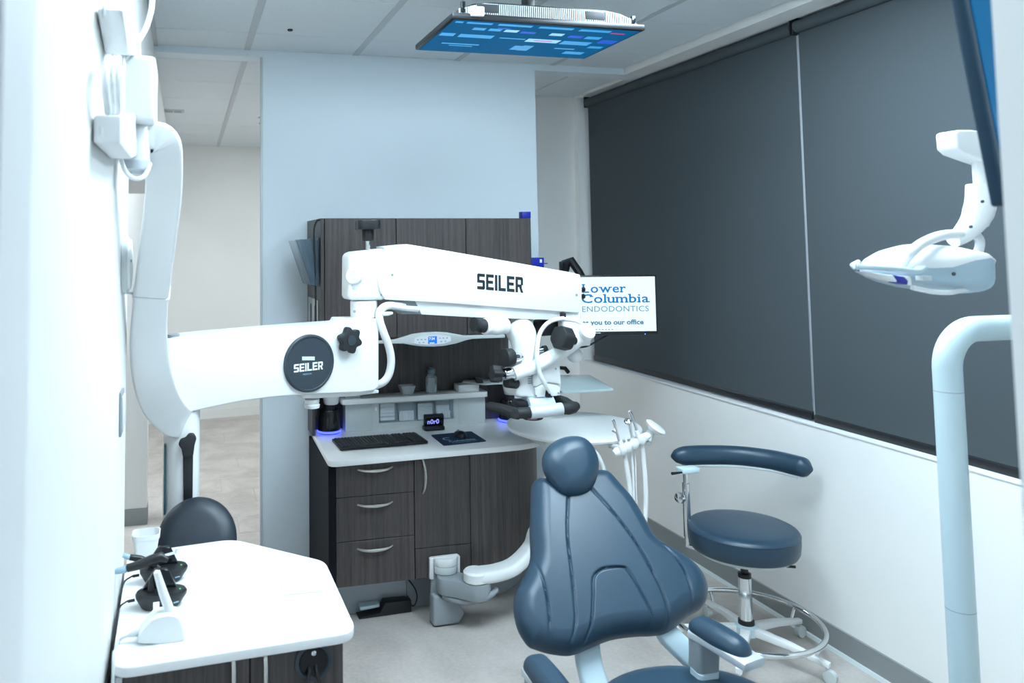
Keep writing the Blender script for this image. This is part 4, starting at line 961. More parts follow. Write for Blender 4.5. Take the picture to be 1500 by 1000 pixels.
# arm post
pa = atz(1016.5, 748, .53); pa = V((2.235, 3.240, 0))
MB().tube([S + V((0, 0, zt - .125)), V((pa.x + .04, pa.y - .03, zt - .13)), V((pa.x, pa.y, zt - .12)), V((pa.x, pa.y, zt - .06))], .014, 12).build('post_bracket', CHROME, st)
ztop = at(1016, 690, pa.y).z
MB().cyl((pa.x, pa.y, zt - .08), (pa.x, pa.y, ztop - .05), .0165).build('outer_post', CHROME, st)
MB().cyl((pa.x, pa.y, ztop - .06), (pa.x, pa.y, ztop + .005), .0115).build('inner_post', CHROME, st)
kz = at(1003, 727, pa.y); MB().lathe([(.008, 0), (.008, .02), (.024, .022), (.026, .03), (.022, .04), (.01, .044)], (pa.x - .012, pa.y, kz.z), axis=(-1, -.35, 0), n=18).build('clamp_knob', CHROME, st)
MB().obox((pa.x + .012, pa.y, ztop + .010), V((.045, 0, 0)), V((0, .028, 0)), V((0, 0, .011))).build('arm_mount', PALE, st, bevel=.004)
MB().tube([(pa.x - .03, pa.y - .02, ztop + .006), (pa.x - .09, pa.y - .03, ztop + .008)], [.004, .007], 8).build('arm_lever', BLACKP, st)
arc = [V(atz(978 + 30 * 0, 671, ztop + .05))]
ap = spline([atz(x, y, ztop + .045) for x, y in ((990, 668), (1030, 666), (1080, 667), (1130, 673), (1165, 681), (1183, 686))], 6)
n_ = len(ap)
def armprof(i):
    t_ = i / (n_ - 1); e = min(t_, 1 - t_) * n_; k = math.sqrt(max(0.05, 1 - (1 - min(e / 4., 1)) ** 2))
    return [(x * k, y * k) for x, y in rrect(.043, .042, .038, 6)]
ext0 = ap[0] + (ap[0] - ap[1]).normalized() * .02; ext1 = ap[-1] + (ap[-1] - ap[-2]).normalized() * .02
pth = [ext0] + ap + [ext1]; n_ = len(pth)
MB().sweep(pth, armprof, Z_).build('arm_pad', LEATHER, st, ang=80)
MB().sweep([p_ - Z_ * .044 for p_ in ap[2:-3]], rrect(.006, .030, .004, 2), Z_).build('arm_plate', ALU, st)

# ================================================================== BLACK STOOL (left, behind the side cabinet)
bs_ = thing('assistant_stool', 'black stool with a round padded backrest behind the white side cabinet', 'stool', (.06, 2.98, 0))
BC = at(288, 792, 2.765); fn = V((-.10, -.85, .52)).normalized(); fa = V((1, -.1, 0)).normalized(); fb = fn.cross(fa).normalized()
if fb.z < 0: fb = -fb
bm2 = MB(); ov = [(.133 * math.cos(k * math.pi / 20), .142 * math.sin(k * math.pi / 20)) for k in range(40)]
cushion(bm2, ov, (0, 0), BC, fa, fb, fn, .035, .05, rings=16, segs=64, dome=.012); bm2.build('backrest', DLEATHER, bs_, ang=80)
MB().tube([BC - fn * .03 - fb * .05, V((.06, 2.93, .60)), V((.06, 2.98, .48))], .012, 10).build('back_stem', BLACKP, bs_)
MB().lathe([(0, .46), (.19, .46), (.20, .475), (.20, .52), (.185, .54), (0, .545)], (.06, 3.0, 0), n=40).build('seat', DLEATHER, bs_)
MB().lathe([(.025, .10), (.025, .46)], (.06, 3.0, 0), n=16).build('column', CHROME, bs_)
for k in range(5):
    an_ = math.radians(90 + 72 * k); d = V((math.cos(an_), math.sin(an_), 0)); c = V((.06, 3.0, 0))
    MB().tube([c + Z_ * .10, c + d * .22 + Z_ * .075], [.022, .014], 10).build('leg', BLACKP, bs_)
    MB().sph(c + d * .215 + Z_ * .031, .03).build('caster', RUBBER, bs_)

# ================================================================== SURGICAL MICROSCOPE ON ITS WALL ARM
mc = thing('dental_microscope', 'white dental microscope on a long jointed wall arm across the room', 'microscope', (-.12, 2.1, 1.9))
# --- wall mount
bx1 = at(228, 130, 1.99).x
MB().box(XL, bx1, 1.985, 2.14, at(200, 178, 1.99).z, at(200, 80, 1.99).z).build('mount_box', WHITE, mc, bevel=.014, seg=4)
MB().box(XL + .001, XL + .03, 1.93, 2.14, 2.07, 2.30).build('mount_plate', WHITE, mc, bevel=.008)
def hook(pts, th, nm):
    P = [atX(x, y, XL + .004) for x, y in pts]
    return MB().prism(P, (th, 0, 0)).build(nm, WHITEP, mc, bevel=.006)
hk = hook([(141, 12), (163, 14), (178, 62), (178, 82), (153, 78), (150, 60)], .05, 'cable_hook')
hk2 = hook([(137, 168), (172, 165), (178, 200), (176, 226), (160, 232), (136, 210)], .05, 'cable_hook')
for hkx, pxy in ((hk, (151, 17)), (hk2, (147, 194))):
    P = atX(*pxy, XL + .055); MB().box(P.x - .001, P.x + .002, P.y - .008, P.y + .008, P.z - .007, P.z + .007).build('screw_cap', GREYP, hkx, smooth=False)
for dx, r in ((0, .007), (.016, .006), (.030, .007)):
    pts = [atX(159 + dx * 160, 84, XL + .03) + X_ * dx * .4, atX(155 + dx * 160, 105, XL + .03) + X_ * dx * .5, atX(154 + dx * 180, 130, XL + .03) + X_ * dx * .5, atX(158 + dx * 160, 165, XL + .03) + X_ * dx * .4]
    MB().tube(spline(pts, 5), r, 10).build('cable_loop', WHITEP, mc)
up = spline([at(172, 96, 1.97), at(184, 84, 1.965), at(198, 66, 1.96), at(212, 45, 1.97), at(220, 22, 1.98), at(223, 0, 2.0), at(224, -60, 2.02), V((at(224, -60, 2.02).x, 2.03, CZ))], 6)
MB().tube(up, .0068, 10).build('power_cable', WHITEP, mc)
dn = spline([at(171, 170, 1.97), at(173, 200, 1.97), at(177, 232, 1.98), at(186, 254, 1.99), at(199, 262, 2.0), at(212, 257, 2.02), at(220, 240, 2.05)], 6)
MB().tube(dn, .0058, 10).build('arm_cable', WHITEP, mc)
pv = at(200, 200, 2.06)
MB().cyl((pv.x, 2.065, at(200, 181, 2.06).z), (pv.x, 2.065, at(200, 238, 2.06).z), .034, 28).build('wall_pivot', WHITE, mc, bevel=.003)
MB().lathe([(.036, 0), (.036, -.022), (.028, -.026), (.028, -.034), (.012, -.036)], (pv.x, 2.065, at(200, 236, 2.06).z), n=24).build('pivot_knob', ALU, mc)
MB().cyl((pv.x, 2.065, at(200, 176, 2.06).z), (pv.x, 2.065, at(200, 182, 2.06).z), .036, 28).build('pivot_ring', DARKP, mc)
# --- S shaped drop arm
PJ = V((-.010, 2.95, 0))
sp_ = [(204, 206, 2.075), (222, 200, 2.08), (238, 208, 2.09), (241, 240, 2.13), (239, 290, 2.20), (232, 350, 2.30), (225, 405, 2.40), (220, 450, 2.48), (218, 500, 2.57), (222, 545, 2.66), (234, 585, 2.76), (252, 610, 2.86), (272, 622, 2.95)]
sw = [16, 21, 25, 26, 26, 25.5, 25, 25, 26.5, 28, 28, 25, 20]
cen = spline([at(x, y, Y) for x, y, Y in sp_], 6)
ws = spline([(a_, 0, 0) for a_ in sw], 6)
def sprof(i):
    p_ = cen[i]; dd = p_.dot(RF) - CAM.dot(RF); return rrect(ws[i].x * dd / F, .030, .010, 3)
sides = []
for i in range(len(cen)):
    t_ = (cen[min(i + 1, len(cen) - 1)] - cen[max(i - 1, 0)]).normalized()
    vd = (cen[i] - CAM).normalized(); s_ = vd.cross(t_); s_ = s_ * (1 if s_.x >= 0 or i < 12 else 1)
    sides.append(s_.normalized())
for i in range(1, len(sides)):
    if sides[i].dot(sides[i - 1]) < 0: sides[i] = -sides[i]
MB().sweep(cen, sprof, sides).build('drop_arm', WHITE, mc, ang=60)
k_ = min(range(len(cen)), key=lambda i: abs(cen[i].z - at(222, 430, 2.44).z))
MB().sweep([cen[k_ - 1] * .2 + cen[k_] * .8, cen[k_] * .8 + cen[k_ + 1] * .2], rrect(ws[k_].x * (cen[k_].dot(RF) - CAM.dot(RF)) / F + .003, .033, .010, 3), sides[k_]).build('cable_tie', WHITEP, mc)
MB().tube([at(176, 428, 2.40), at(188, 429, 2.42), at(197, 430, 2.44)], .004, 8).build('sensor_cable', WHITEP, mc)
# --- post with brake lever
pz = at(265, 600, 2.95).z
MB().cyl((PJ.x, PJ.y, .80), (PJ.x, PJ.y, pz), .064, 40).build('post', WHITE, mc)
MB().lathe([(.040, 0), (.058, -.008), (.058, -.02)], (PJ.x, PJ.y, .80), n=28).build('post_cap', MIDGREY, mc)
MB().obox(at(241.5, 700, 2.92), V((.003, 0, 0)), V((0, .02, 0)), V((0, 0, .12))).build('post_shadow_edge', mat('teal_shadow_strip', (.02, .10, .12), .4, noise=.02), mc, smooth=False)  # dark strip painted in for the edge of the post's shadow
yl = PJ.y - .072
L_ = lambda x, y: at(x, y, yl)
MB().prism([L_(268, 668), L_(283, 664), L_(282, 740), L_(269, 740)], (0, .016, 0)).build('brake_lever', RUBBER, mc, bevel=.003)
MB().prism([L_(x, y) for x, y in ((261, 649), (265, 641), (271, 640), (277, 633), (284, 633), (288, 640), (285, 650), (283, 666), (268, 668), (266, 656))], (0, -.022, 0)).build('lever_knob', RUBBER, mc, bevel=.006, seg=3)
# --- first horizontal arm
a1 = math.radians(22); d1 = V((math.cos(a1), math.sin(a1), 0)); n1 = V((math.sin(a1), -math.cos(a1), 0)); FP = V((PJ.x, PJ.y, 0)) + n1 * .072
def f1(x, y, off=0.): return atp(x, y, FP + n1 * off, n1)
o1 = [(245, 505), (247, 498), (258, 494.5), (330, 487), (400, 481), (470, 475.5), (510, 472.5), (512, 467), (554, 466), (555.5, 470), (555.5, 566), (549, 572), (530, 575), (450, 578), (400, 582), (355, 588), (310, 597), (275, 605), (250, 604), (245, 597)]
MB().prism([f1(x, y) for x, y in o1], -n1 * .144).build('arm_cover', WHITE, mc, bevel=.012, seg=4)
MB().prism([f1(x, y, -.02) for x, y in ((441, 578), (555, 571), (555, 575.5), (520, 580), (460, 583.5), (444, 583))], -n1 * .10).build('arm_underside', WHITEP, mc, bevel=.003)
P = f1(457, 584, -.06); MB().lathe([(.030, 0), (.030, -.012), (.026, -.018), (.032, -.022), (.030, -.034), (.014, -.038)], P, n=24).build('under_knob', WHITEP, mc)
P = f1(254, 492, -.04); MB().lathe([(.022, -.01), (.022, .006), (.018, .008)], P + Z_ * .0, n=18).build('arm_cap', MIDGREY, mc)
# round badge
P = f1(452, 531.5, .001); rb_ = (f1(452, 489.5) - f1(452, 574)).length / 2
bd = MB().lathe([(rb_, 0), (rb_, .010), (rb_ - .004, .014), (rb_ - .010, .014), (rb_ - .012, .0115), (rb_ - .020, .0115), (0, .012)], P, axis=n1, n=64).build('round_badge', DARKP, mc, ang=25)
m = MB(); Q0 = f1(430.5, 545.5, .0135); Q1 = f1(473, 545.5, .0135); Q1.z = Q0.z; T0 = f1(430.5, 533.6, .0135)
block_text(m, 'SEILER', Q0, (Q1 - Q0).normalized(), Z_, n1, (Q1 - Q0).length, (T0 - Q0).z)
m.build('badge_lettering', PRINTW, bd, smooth=False)
m = MB(); Q0 = f1(444, 549.5, .0135); Q1 = f1(457, 549.5, .0135); put_text(m, 'MEDICAL', Q0, d1, Z_, (Q1 - Q0).dot(d1), .0062)
m.build('badge_small_lettering', PRINTLB, bd, smooth=False)
m = MB(); m.prism([f1(x, y, .0135) for x, y in ((442.5, 522), (461, 522), (461, 527.5), (442.5, 527.5))], n1 * .0006); m.build('badge_window', GREYP, bd, smooth=False)
# star knob
def star(P, ax, R0, amp, lobes, th, nm, m, parent, up=Z_):
    ax = V(ax).normalized(); a_ = ax.orthogonal().normalized(); b_ = ax.cross(a_)
    pts = [P + (a_ * math.cos(t_) + b_ * math.sin(t_)) * (R0 + amp * math.cos(lobes * t_)) for t_ in [k * 2 * math.pi / 60 for k in range(60)]]
    o = MB().prism(pts, ax * th).build(nm, m, parent, bevel=.004, seg=3); return o
P = f1(509, 497.5, .008); sk = star(P, n1, .047, .0075, 6, .030, 'star_knob', RUBBER, mc)
MB().lathe([(.020, 0), (.020, .003), (.016, .003)], P + n1 * .030, axis=n1, n=24).build('knob_cap', DARKP, sk)
MB().cyl(P - n1 * .02, P + n1 * .001, .014).build('knob_stem', BLACKP, mc)
# --- pivot column
KP = f1(533, 470, -.072); kx, ky = KP.x, KP.y
def kz_(y): return at(533, y, ky).z
MB().lathe([(.063, kz_(469)), (.064, kz_(466)), (.060, kz_(465.5))], (kx, ky, 0), n=40).build('column_ring', WHITE, mc)
MB().lathe([(.055, kz_(467)), (.055, kz_(463))], (kx, ky, 0), n=40).build('column_gap', DARKP, mc)
MB().lathe([(.056, kz_(464)), (.057, kz_(462)), (.057, kz_(441)), (.056, kz_(440))], (kx, ky, 0), n=40).build('column_lower', WHITE, mc)
a2 = math.radians(6); d2 = V((math.cos(a2), math.sin(a2), 0)); n2 = V((math.sin(a2), -math.cos(a2), 0)); GP = V((kx, ky, 0)) + n2 * .055
def f2(x, y, off=0.): return atp(x, y, GP + n2 * off, n2)
MB().prism([f2(x, y, .0) for x, y in ((511, 440), (511.5, 372), (521, 368.5), (540, 366.5), (559, 364), (572, 368), (572, 430), (564, 440))], -n2 * .115).build('column_head', WHITE, mc, bevel=.02, seg=4)
P = f2(518.5, 404.5, .0); MB().lathe([(.033, -.02), (.033, .012), (.028, .016)], P, axis=n2 + V((-.9, 0, 0)), n=28).build('column_button', WHITE, mc)
for x, y in ((519, 397), (518.5, 422), (519, 456)): MB().lathe([(.006, 0), (.006, .003)], f2(x, y, .014 if y < 400 else .001), axis=n2, n=12).build('screw', GREYP if y < 450 else MIDGREY, mc)
# top knob
tx, ty_ = f2(539, 366, -.055).x, f2(539, 366, -.055).y
def tz_(y): return at(539, y, ty_).z
MB().cyl((tx, ty_, tz_(369)), (tx, ty_, tz_(350)), .0095, 16).build('knob_rod', CHROME, mc)
MB().lathe([(.022, 0), (.022, .006)], (tx, ty_, tz_(369)), n=20).build('rod_washer', MIDGREY, mc)
MB().lathe([(.024, tz_(353)), (.026, tz_(350)), (.026, tz_(337)), (.022, tz_(334))], (tx, ty_, 0), n=20).build('knob_hub', BLACKP, mc)
star(V((tx, ty_, tz_(336))), (0, 0, 1), .054, .006, 4, tz_(322) - tz_(336), 'tension_knob', BLACKP, mc)
# --- spring arm
so_ = [(564.8, 438.7), (557, 427), (553.6, 411), (556, 391), (561, 377), (567.5, 370), (584.6, 369.4), (590, 366.7), (597.5, 358.6), (660, 368.5), (750, 384), (839, 399.5), (849.5, 402), (852.5, 415), (852, 440), (849, 458), (760, 451.5), (660, 444)]
fc = MB().prism([f2(x, y, .012) for x, y in so_], -n2 * .022).build('arm_face', WHITE, mc, bevel=.003)
bo_ = [(566, 436), (560, 425), (558, 400), (562, 378), (568, 372), (562, 361), (597, 357.5), (660, 368), (750, 383.5), (838, 399), (848, 402), (850, 440), (846, 456), (760, 450), (660, 443)]
MB().prism([f2(x, y, -.012) for x, y in bo_], -n2 * .105).build('arm_body', WHITE, mc, bevel=.004)
MB().prism([f2(x, y, -.02) for x, y in ((564, 367), (569, 360.5), (594, 360.2), (588, 366.5))], -n2 * .08).build('arm_slot', DARKP, mc, smooth=False)
MB().prism([f2(x, y, -.004) for x, y in ((600, 438), (608.5, 440), (617.5, 460.5), (700, 465), (819, 468.5), (829, 459), (840, 455), (700, 445))], -n2 * .085).build('lower_cover', WHITEP, mc, bevel=.004)
MB().prism([f2(x, y, -.012) for x, y in ((574.7, 438), (609, 439), (617, 460), (588.5, 460))], -n2 * .06).build('spring_housing', MIDGREY, mc, bevel=.002)
MB().tube([f2(576, 449, -.004), f2(596, 452, -.006), f2(612, 453, -.008)], .014, 10).build('spring', ALU, mc)
m = MB(); Q0 = f2(699, 423.4, .0122); Q1 = f2(766.5, 428.8, .0122); T0 = f2(699, 400, .0122); ab = (Q1 - Q0)
block_text(m, 'SEILER', Q0, ab.normalized(), Z_, n2, ab.length, (T0 - Q0).z, slant=.02)
m.build('arm_lettering', PRINTK, fc, smooth=False)
for x, y in ((574.5, 402.5), (844.5, 432)): MB().lathe([(.006, 0), (.006, .002)], f2(x, y, .0122), axis=n2, n=12).build('screw', MIDGREY, fc)
for x, y in ((563, 374), (558.5, 431.5)): MB().lathe([(.004, 0), (.004, .003)], f2(x, y, .0005), axis=n2, n=10).build('screw', MIDGREY, mc)
tb_ = spline([f2(592, 449, -.02), f2(580, 447.5, -.01), f2(566, 448, .0), f2(556.5, 456, .006), f2(556.5, 470, .01), f2(562, 487, .01), f2(569.5, 507, .0), f2(573, 528, -.01), f2(570, 547, -.02), f2(562, 559, -.03), f2(550, 564.5, -.05)], 6)
MB().tube(tb_, .0165, 14).build('cable_tube', WHITEP, mc)
MB().tube([f2(560, 460, .02), f2(568, 459.5, .02), f2(575, 458.5, .02)], [.009, .009, .005], 10).build('cable_plug', WHITEP, mc)

# --- microscope head
YH = 3.30
def H(x, y, dy=0.): return at(x, y, YH + dy)
MB().prism([H(824, 452, .0), H(852, 455, .0), H(853, 497, .0), H(838, 507, 0), (H(826, 500, 0))], (0, .06, 0)).build('drop_bracket', WHITE, mc, bevel=.010, seg=3)
MB().obox(H(823, 461.5), V((.012, 0, 0)), V((0, .02, 0)), V((0, 0, .012))).build('bracket_clip', BLACKP, mc, bevel=.003)
for x, y in ((854, 424), (854, 434)): MB().lathe([(.010, 0), (.014, .008), (.008, .016)], f2(x - 2, y, -.03), axis=(1, -.3, 0), n=6).build('end_bolt', BLACKP, mc)
yk = spline([H(858, 490, -.06), H(846, 494, -.055), H(825, 512, -.05), H(800, 527, -.05), H(775, 539, -.05), H(752, 547, -.05)], 5)
MB().tube(yk, [.050 - .018 * min(1, i / (len(yk) * .45)) for i in range(len(yk))], 24).build('yoke_tube', WHITE, mc)
MB().cyl(H(853, 491, -.06), H(862, 483.5, -.105), .038, 32).build('yoke_cap', WHITE, mc, bevel=.006)
MB().cyl(H(755, 546, -.05), H(738, 548, -.05), .027, 24).build('yoke_collar', CHROME, mc, bevel=.002)
MB().cyl(H(741, 548, -.05), H(731, 548, -.05), .013, 16).build('yoke_stem', BLACKP, mc)
star(H(733, 547.5, -.05), H(718, 547, -.05) - H(733, 547.5, -.05), .036, .004, 6, .042, 'focus_knob', RUBBER, mc)
star(H(832, 497, -.10), H(812, 492, -.12) - H(832, 497, -.10), .050, .002, 6, .058, 'yoke_knob', RUBBER, mc)
MB().cyl(H(842, 499, -.09), H(831, 497, -.10), .018, 16).build('knob_stem', BLACKP, mc)
MB().sph(H(842, 520, .0), .035).build('yoke_foot', WHITE, mc)
# binocular head
MB().tube(spline([H(757, 478, .03), H(765, 490, .0), H(768, 505, -.01), H(768, 530, -.01)], 5), [.058, .062, .064, .064, .064, .063, .062, .061, .060, .060, .058, .057, .056, .056, .056, .056][:16], 28).build('binocular_head', WHITE, mc)
MB().tube([H(752, 474, .06), H(776, 478, .06)], .042, 24).build('prism_housing', WHITE, mc, bevel=.006)
e1 = MB().cyl(H(741, 477, -.03), H(709, 478, -.07), .036, 28).build('eyepiece_tube', WHITE, mc, bevel=.004)
MB().sph(H(727, 479, -.075), .034).build('tube_knuckle', WHITE, e1)
MB().tube([H(709, 477, -.07), H(704, 476.5, -.075), H(703, 476, -.077), H(699, 475.5, -.08), H(694, 475, -.085)], [.030, .031, .027, .027, .031], 24).build('eyecup', RUBBER, e1)
e2 = MB().cyl(H(765, 475, .08), H(779, 476, .06), .034, 24).build('eyepiece_tube', WHITE, mc, bevel=.004)
MB().tube([H(735, 470, .10), H(726, 470, .09)], .026, 18).build('eyecup', RUBBER, e2)
MB().obox(H(805, 479, .09), V((.075, .01, 0)), V((0, .035, 0)), V((0, 0, .036))).build('camera_body', BLACKP, mc, bevel=.010)
MB().cyl(H(790, 480, .06), H(783, 481, .05), .030, 20).build('camera_ring', RUBBER, mc)
MB().lathe([(.052, 0), (.054, .003), (.054, .008), (.050, .010)], H(767, 528, -.01), n=36).build('head_ring', DARKP, mc)
MB().cyl(H(763, 522.5, -.04), H(749, 523.5, -.06), .022, 20).build('zoom_shaft', CHROME, mc, bevel=.002)
MB().cyl(H(750, 523.5, -.06), H(738, 524, -.07), .040, 28).build('zoom_knob', RUBBER, mc, bevel=.006)
MB().cyl(H(785, 515, .0), H(797, 513, .0), .016, 16).build('zoom_shaft', CHROME, mc)
MB().cyl(H(795, 513.5, .0), H(801, 512.5, .0), .022, 20).build('zoom_knob', RUBBER, mc, bevel=.004)
MB().cyl(H(757, 562, -.02), H(741, 560, -.04), .022, 20).build('filter_knob', RUBBER, mc, bevel=.004)
# main body
mbp = [(757, 545), (772, 532), (800, 527), (821, 529), (823, 566), (820, 580), (786, 583), (757, 582), (756, 570)]
MB().prism([H(x, y, -.03) for x, y in mbp], (0, .15, 0)).build('optics_body', WHITE, mc, bevel=.012, seg=3)
fpx = [(781, 534), (800, 530), (819, 530), (822, 563), (816, 561), (804, 559.5), (794, 561), (786, 566), (781, 564)]
fpo = MB().prism([H(x, y, -.048) for x, y in fpx], (0, .02, 0)).build('front_plate', WHITEP, mc, bevel=.002)
fq = MB().prism([H(x, y, -.048) for x, y in ((784, 568), (793, 563.5), (804, 562), (816, 564), (821, 568), (820, 579), (808, 580), (804, 570), (799, 569), (798.5, 581), (785, 582))], (0, .02, 0)).build('lower_plate', WHITEP, mc, bevel=.002)
for x, y in ((785.5, 542.5), (814, 540), (779.5, 563), (785, 579.5), (818, 575.5)): MB().lathe([(.0045, 0), (.0045, .002)], H(x, y, -.0485), axis=(0, -1, 0), n=10).build('screw', MIDGREY, mc)
for k in range(4): MB().box(H(769, 549 + k * 3.2).x, H(781, 549 + k * 3.2).x, YH - .0325, YH - .029, H(775, 549.6 + k * 3.2).z - .0022, H(775, 549.6 + k * 3.2).z + .0022).build('vent_slot', MIDGREY, mc, smooth=False)
MB().prism([H(803, 570, -.045), H(808, 570, -.045), H(809, 582, -.045), H(800, 582, -.045)], (0, .02, 0)).build('cable_port', BLACKP, mc, smooth=False)
lc = spline([H(826, 466, -.06), H(812, 468.5, -.06), H(800, 475, -.06), H(791, 488, -.06), H(787.5, 505, -.07), H(787, 525, -.09), H(790, 545, -.085), H(797, 560, -.08), H(806, 574, -.06)], 6)
MB().tube(lc, .0095, 12).build('light_cable', WHITEP, mc)
MB().tube(spline([H(820, 467, -.055), H(834, 468, -.055), H(846, 470.5, -.055), H(852, 474, -.055)], 5), .0095, 12).build('light_cable', WHITEP, mc)
# skirt, handle bar, objective
MB().prism([H(775, 583, -.04), H(811, 580, -.04), H(816, 593, -.06), H(779, 598, -.06)], (0, .10, 0)).build('light_skirt', mat('frosted_skirt', (.55, .64, .72), .3, noise=.01), mc, bevel=.004)
MB().prism([H(758, 588, -.03), H(773, 587, -.03), H(776, 600, -.03), H(760, 600, -.03)], (0, .07, 0)).build('handle_block', BLACKP, mc, bevel=.004)
MB().cyl(H(776, 604, -.075), H(823.5, 598.5, -.085), .0275, 28).build('handle_bar', ALU, mc, bevel=.003)
MB().cyl(H(779, 604, -.075), H(756, 605, -.075), .024, 24).build('handle_joint', RUBBER, mc, bevel=.004)
MB().tube([H(759, 607, -.075), H(752, 604.5, -.085), H(735, 599, -.03), H(717, 595, .02), H(714.5, 594.5, .03)], [.022, .025, .023, .021, .016], 20).build('grip', RUBBER, mc)
MB().cyl(H(754.5, 607, -.10), H(753.5, 607.5, -.115), .016, 20).build('grip_end', BLACKP, mc)
MB().tube([H(822, 598.5, -.085), H(832, 598, -.085), H(840, 596, -.08), H(845, 594, -.07)], [.0245, .027, .026, .018], 20).build('grip_end', RUBBER, mc)
MB().tube([H(838, 595, -.075), H(828, 588, -.03), H(812, 583, .02), H(802, 581, .05)], [.022, .021, .020, .018], 18).build('grip', RUBBER, mc)
MB().cyl(H(780, 600, .0), H(780.5, 613, .0), .044, 32, .046).build('objective', BLACKP, mc, bevel=.004)
MB().obox(H(780, 612, -.047), V((.022, 0, 0)), V((0, .003, 0)), V((.002, 0, .008))).build('objective_reflection', mat('dusky_pink_reflection', (.30, .20, .22), .5, noise=.02), mc, smooth=False)  # reddish lens reflection, put in as a coloured plate

# ================================================================== LEFT SIDE CABINET AND WHAT STANDS ON IT
ZT = .85
tp = roundpoly([(-.158, 1.938), (.420, 1.968), (.418, 2.420), (.156, 2.680), (-.170, 2.640)], [.05, .055, .035, .05, .015], 6)
top(MB().prism(poly3(tp, ZT - .026), (0, 0, .026)).build('side_worktop', SOLID, bevel=.005, seg=3), 'white five-sided worktop in the left foreground', 'worktop')
sc_ = thing('side_cabinet', 'dark wood grain side cabinet with two doors under the white five-sided worktop', 'cabinet', (.13, 2.25, 0))
bp = [(-.150, 1.975), (.385, 2.0), (.385, 2.40), (.14, 2.63), (-.150, 2.60)]
MB().prism(poly3(bp, .10), (0, 0, ZT - .027 - .10)).build('body', WOOD, sc_, smooth=False)
MB().prism(poly3([(-.13, 2.03), (.365, 2.055), (.365, 2.38), (.12, 2.60), (-.13, 2.57)], 0), (0, 0, .10)).build('toe_kick', STEELBLUE, sc_, smooth=False)
e = (V((.385, 2.0, 0)) - V((-.150, 1.975, 0))).normalized(); en = V((e.y, -e.x, 0)); F0 = V((-.150, 1.975, 0))
def front(x, y, off=0.): return atp(x, y, F0 + en * off, en)
s_mid = (front(365, 990) - F0).dot(e); s_r = .5355
s_p = s_mid + .17
def panel(s0, s1, z0, z1, nm, parent):
    return MB().prism([F0 + e * s0 + Z_ * z0, F0 + e * s1 + Z_ * z0, F0 + e * s1 + Z_ * z1, F0 + e * s0 + Z_ * z1], en * .018).build(nm, WOOD, parent, bevel=.0015, seg=1)
dl = panel(.016, s_mid - .0015, .10, ZT - .030, 'door', sc_); dr = panel(s_mid + .0015, s_r, .10, ZT - .030, 'door', sc_)
MB().prism([F0 + e * 0 + Z_ * .10, F0 + e * .0145 + Z_ * .10, F0 + e * .0145 + Z_ * (ZT - .03), F0 + Z_ * (ZT - .03)], en * .018).build('filler_strip', GREYP, sc_, smooth=False)
for dd, px in ((dl, (341, 963)), (dr, (387.5, 957))):
    P = front(*px, .02); P2 = P - Z_ * .17
    MB().tube([P - en * .02 , P + en * .016 - Z_ * .004, P + en * .022 - Z_ * .02, P2 + en * .022 + Z_ * .02, P2 + en * .016 + Z_ * .004, P2 - en * .02], .0052, 10).build('handle', NICKEL, dd)
P = front(459, 968, .019)
gr = MB().lathe([(.046, 0), (.046, .004), (.043, .006), (.037, .006), (.034, .001), (.034, 0)], P, axis=en, n=40).build('cable_port', DARKP, dr)
MB().lathe([(.0335, .0), (.0335, .0015), (0, .0016)], P, axis=en, n=32).build('port_hole', BLACKG, gr)
MB().lathe([(.006, 0), (.006, .007), (.003, .009)], P + en * .001 + Z_ * .022, axis=en, n=14).build('port_socket', CHROME, gr)
for dx in (-.012, .006): MB().tube(spline([P + e * dx - Z_ * .010, P + e * dx + en * .012 - Z_ * .022, P + e * (dx * 2.5) + en * .016 - Z_ * .06, P + e * (dx * 3) + en * .014 - Z_ * .12], 4), .0035, 8).build('port_cable', RUBBER, gr)

# cup
P = V((*atz(214, 812, ZT).xy, ZT + .001)); hc = at(214, 779, P.y).z - P.z
cp_ = thing('white_cup', 'white square-mouthed plastic cup on the side worktop by the wall', 'cup', P)
def sq(h_, r_): return [P + V((x, y, h_)) for x, y in rrect(r_, r_ * .9, r_ * .45, 5)]
rows = [sq(0, .028), sq(.004, .031), sq(hc * .78, .039), sq(hc * .80, .0415), sq(hc, .0425), sq(hc, .0395), sq(.008, .029)]
nn_ = len(rows[0]); m = MB(); m.add([v for r in rows for v in r], [(i * nn_ + k, i * nn_ + (k + 1) % nn_, (i + 1) * nn_ + (k + 1) % nn_, (i + 1) * nn_ + k) for i in range(len(rows) - 1) for k in range(nn_)] + [tuple(range(nn_ - 1, -1, -1)), tuple(range((len(rows) - 1) * nn_, len(rows) * nn_))])
m.build('cup_wall', WHITEP, cp_, ang=50)

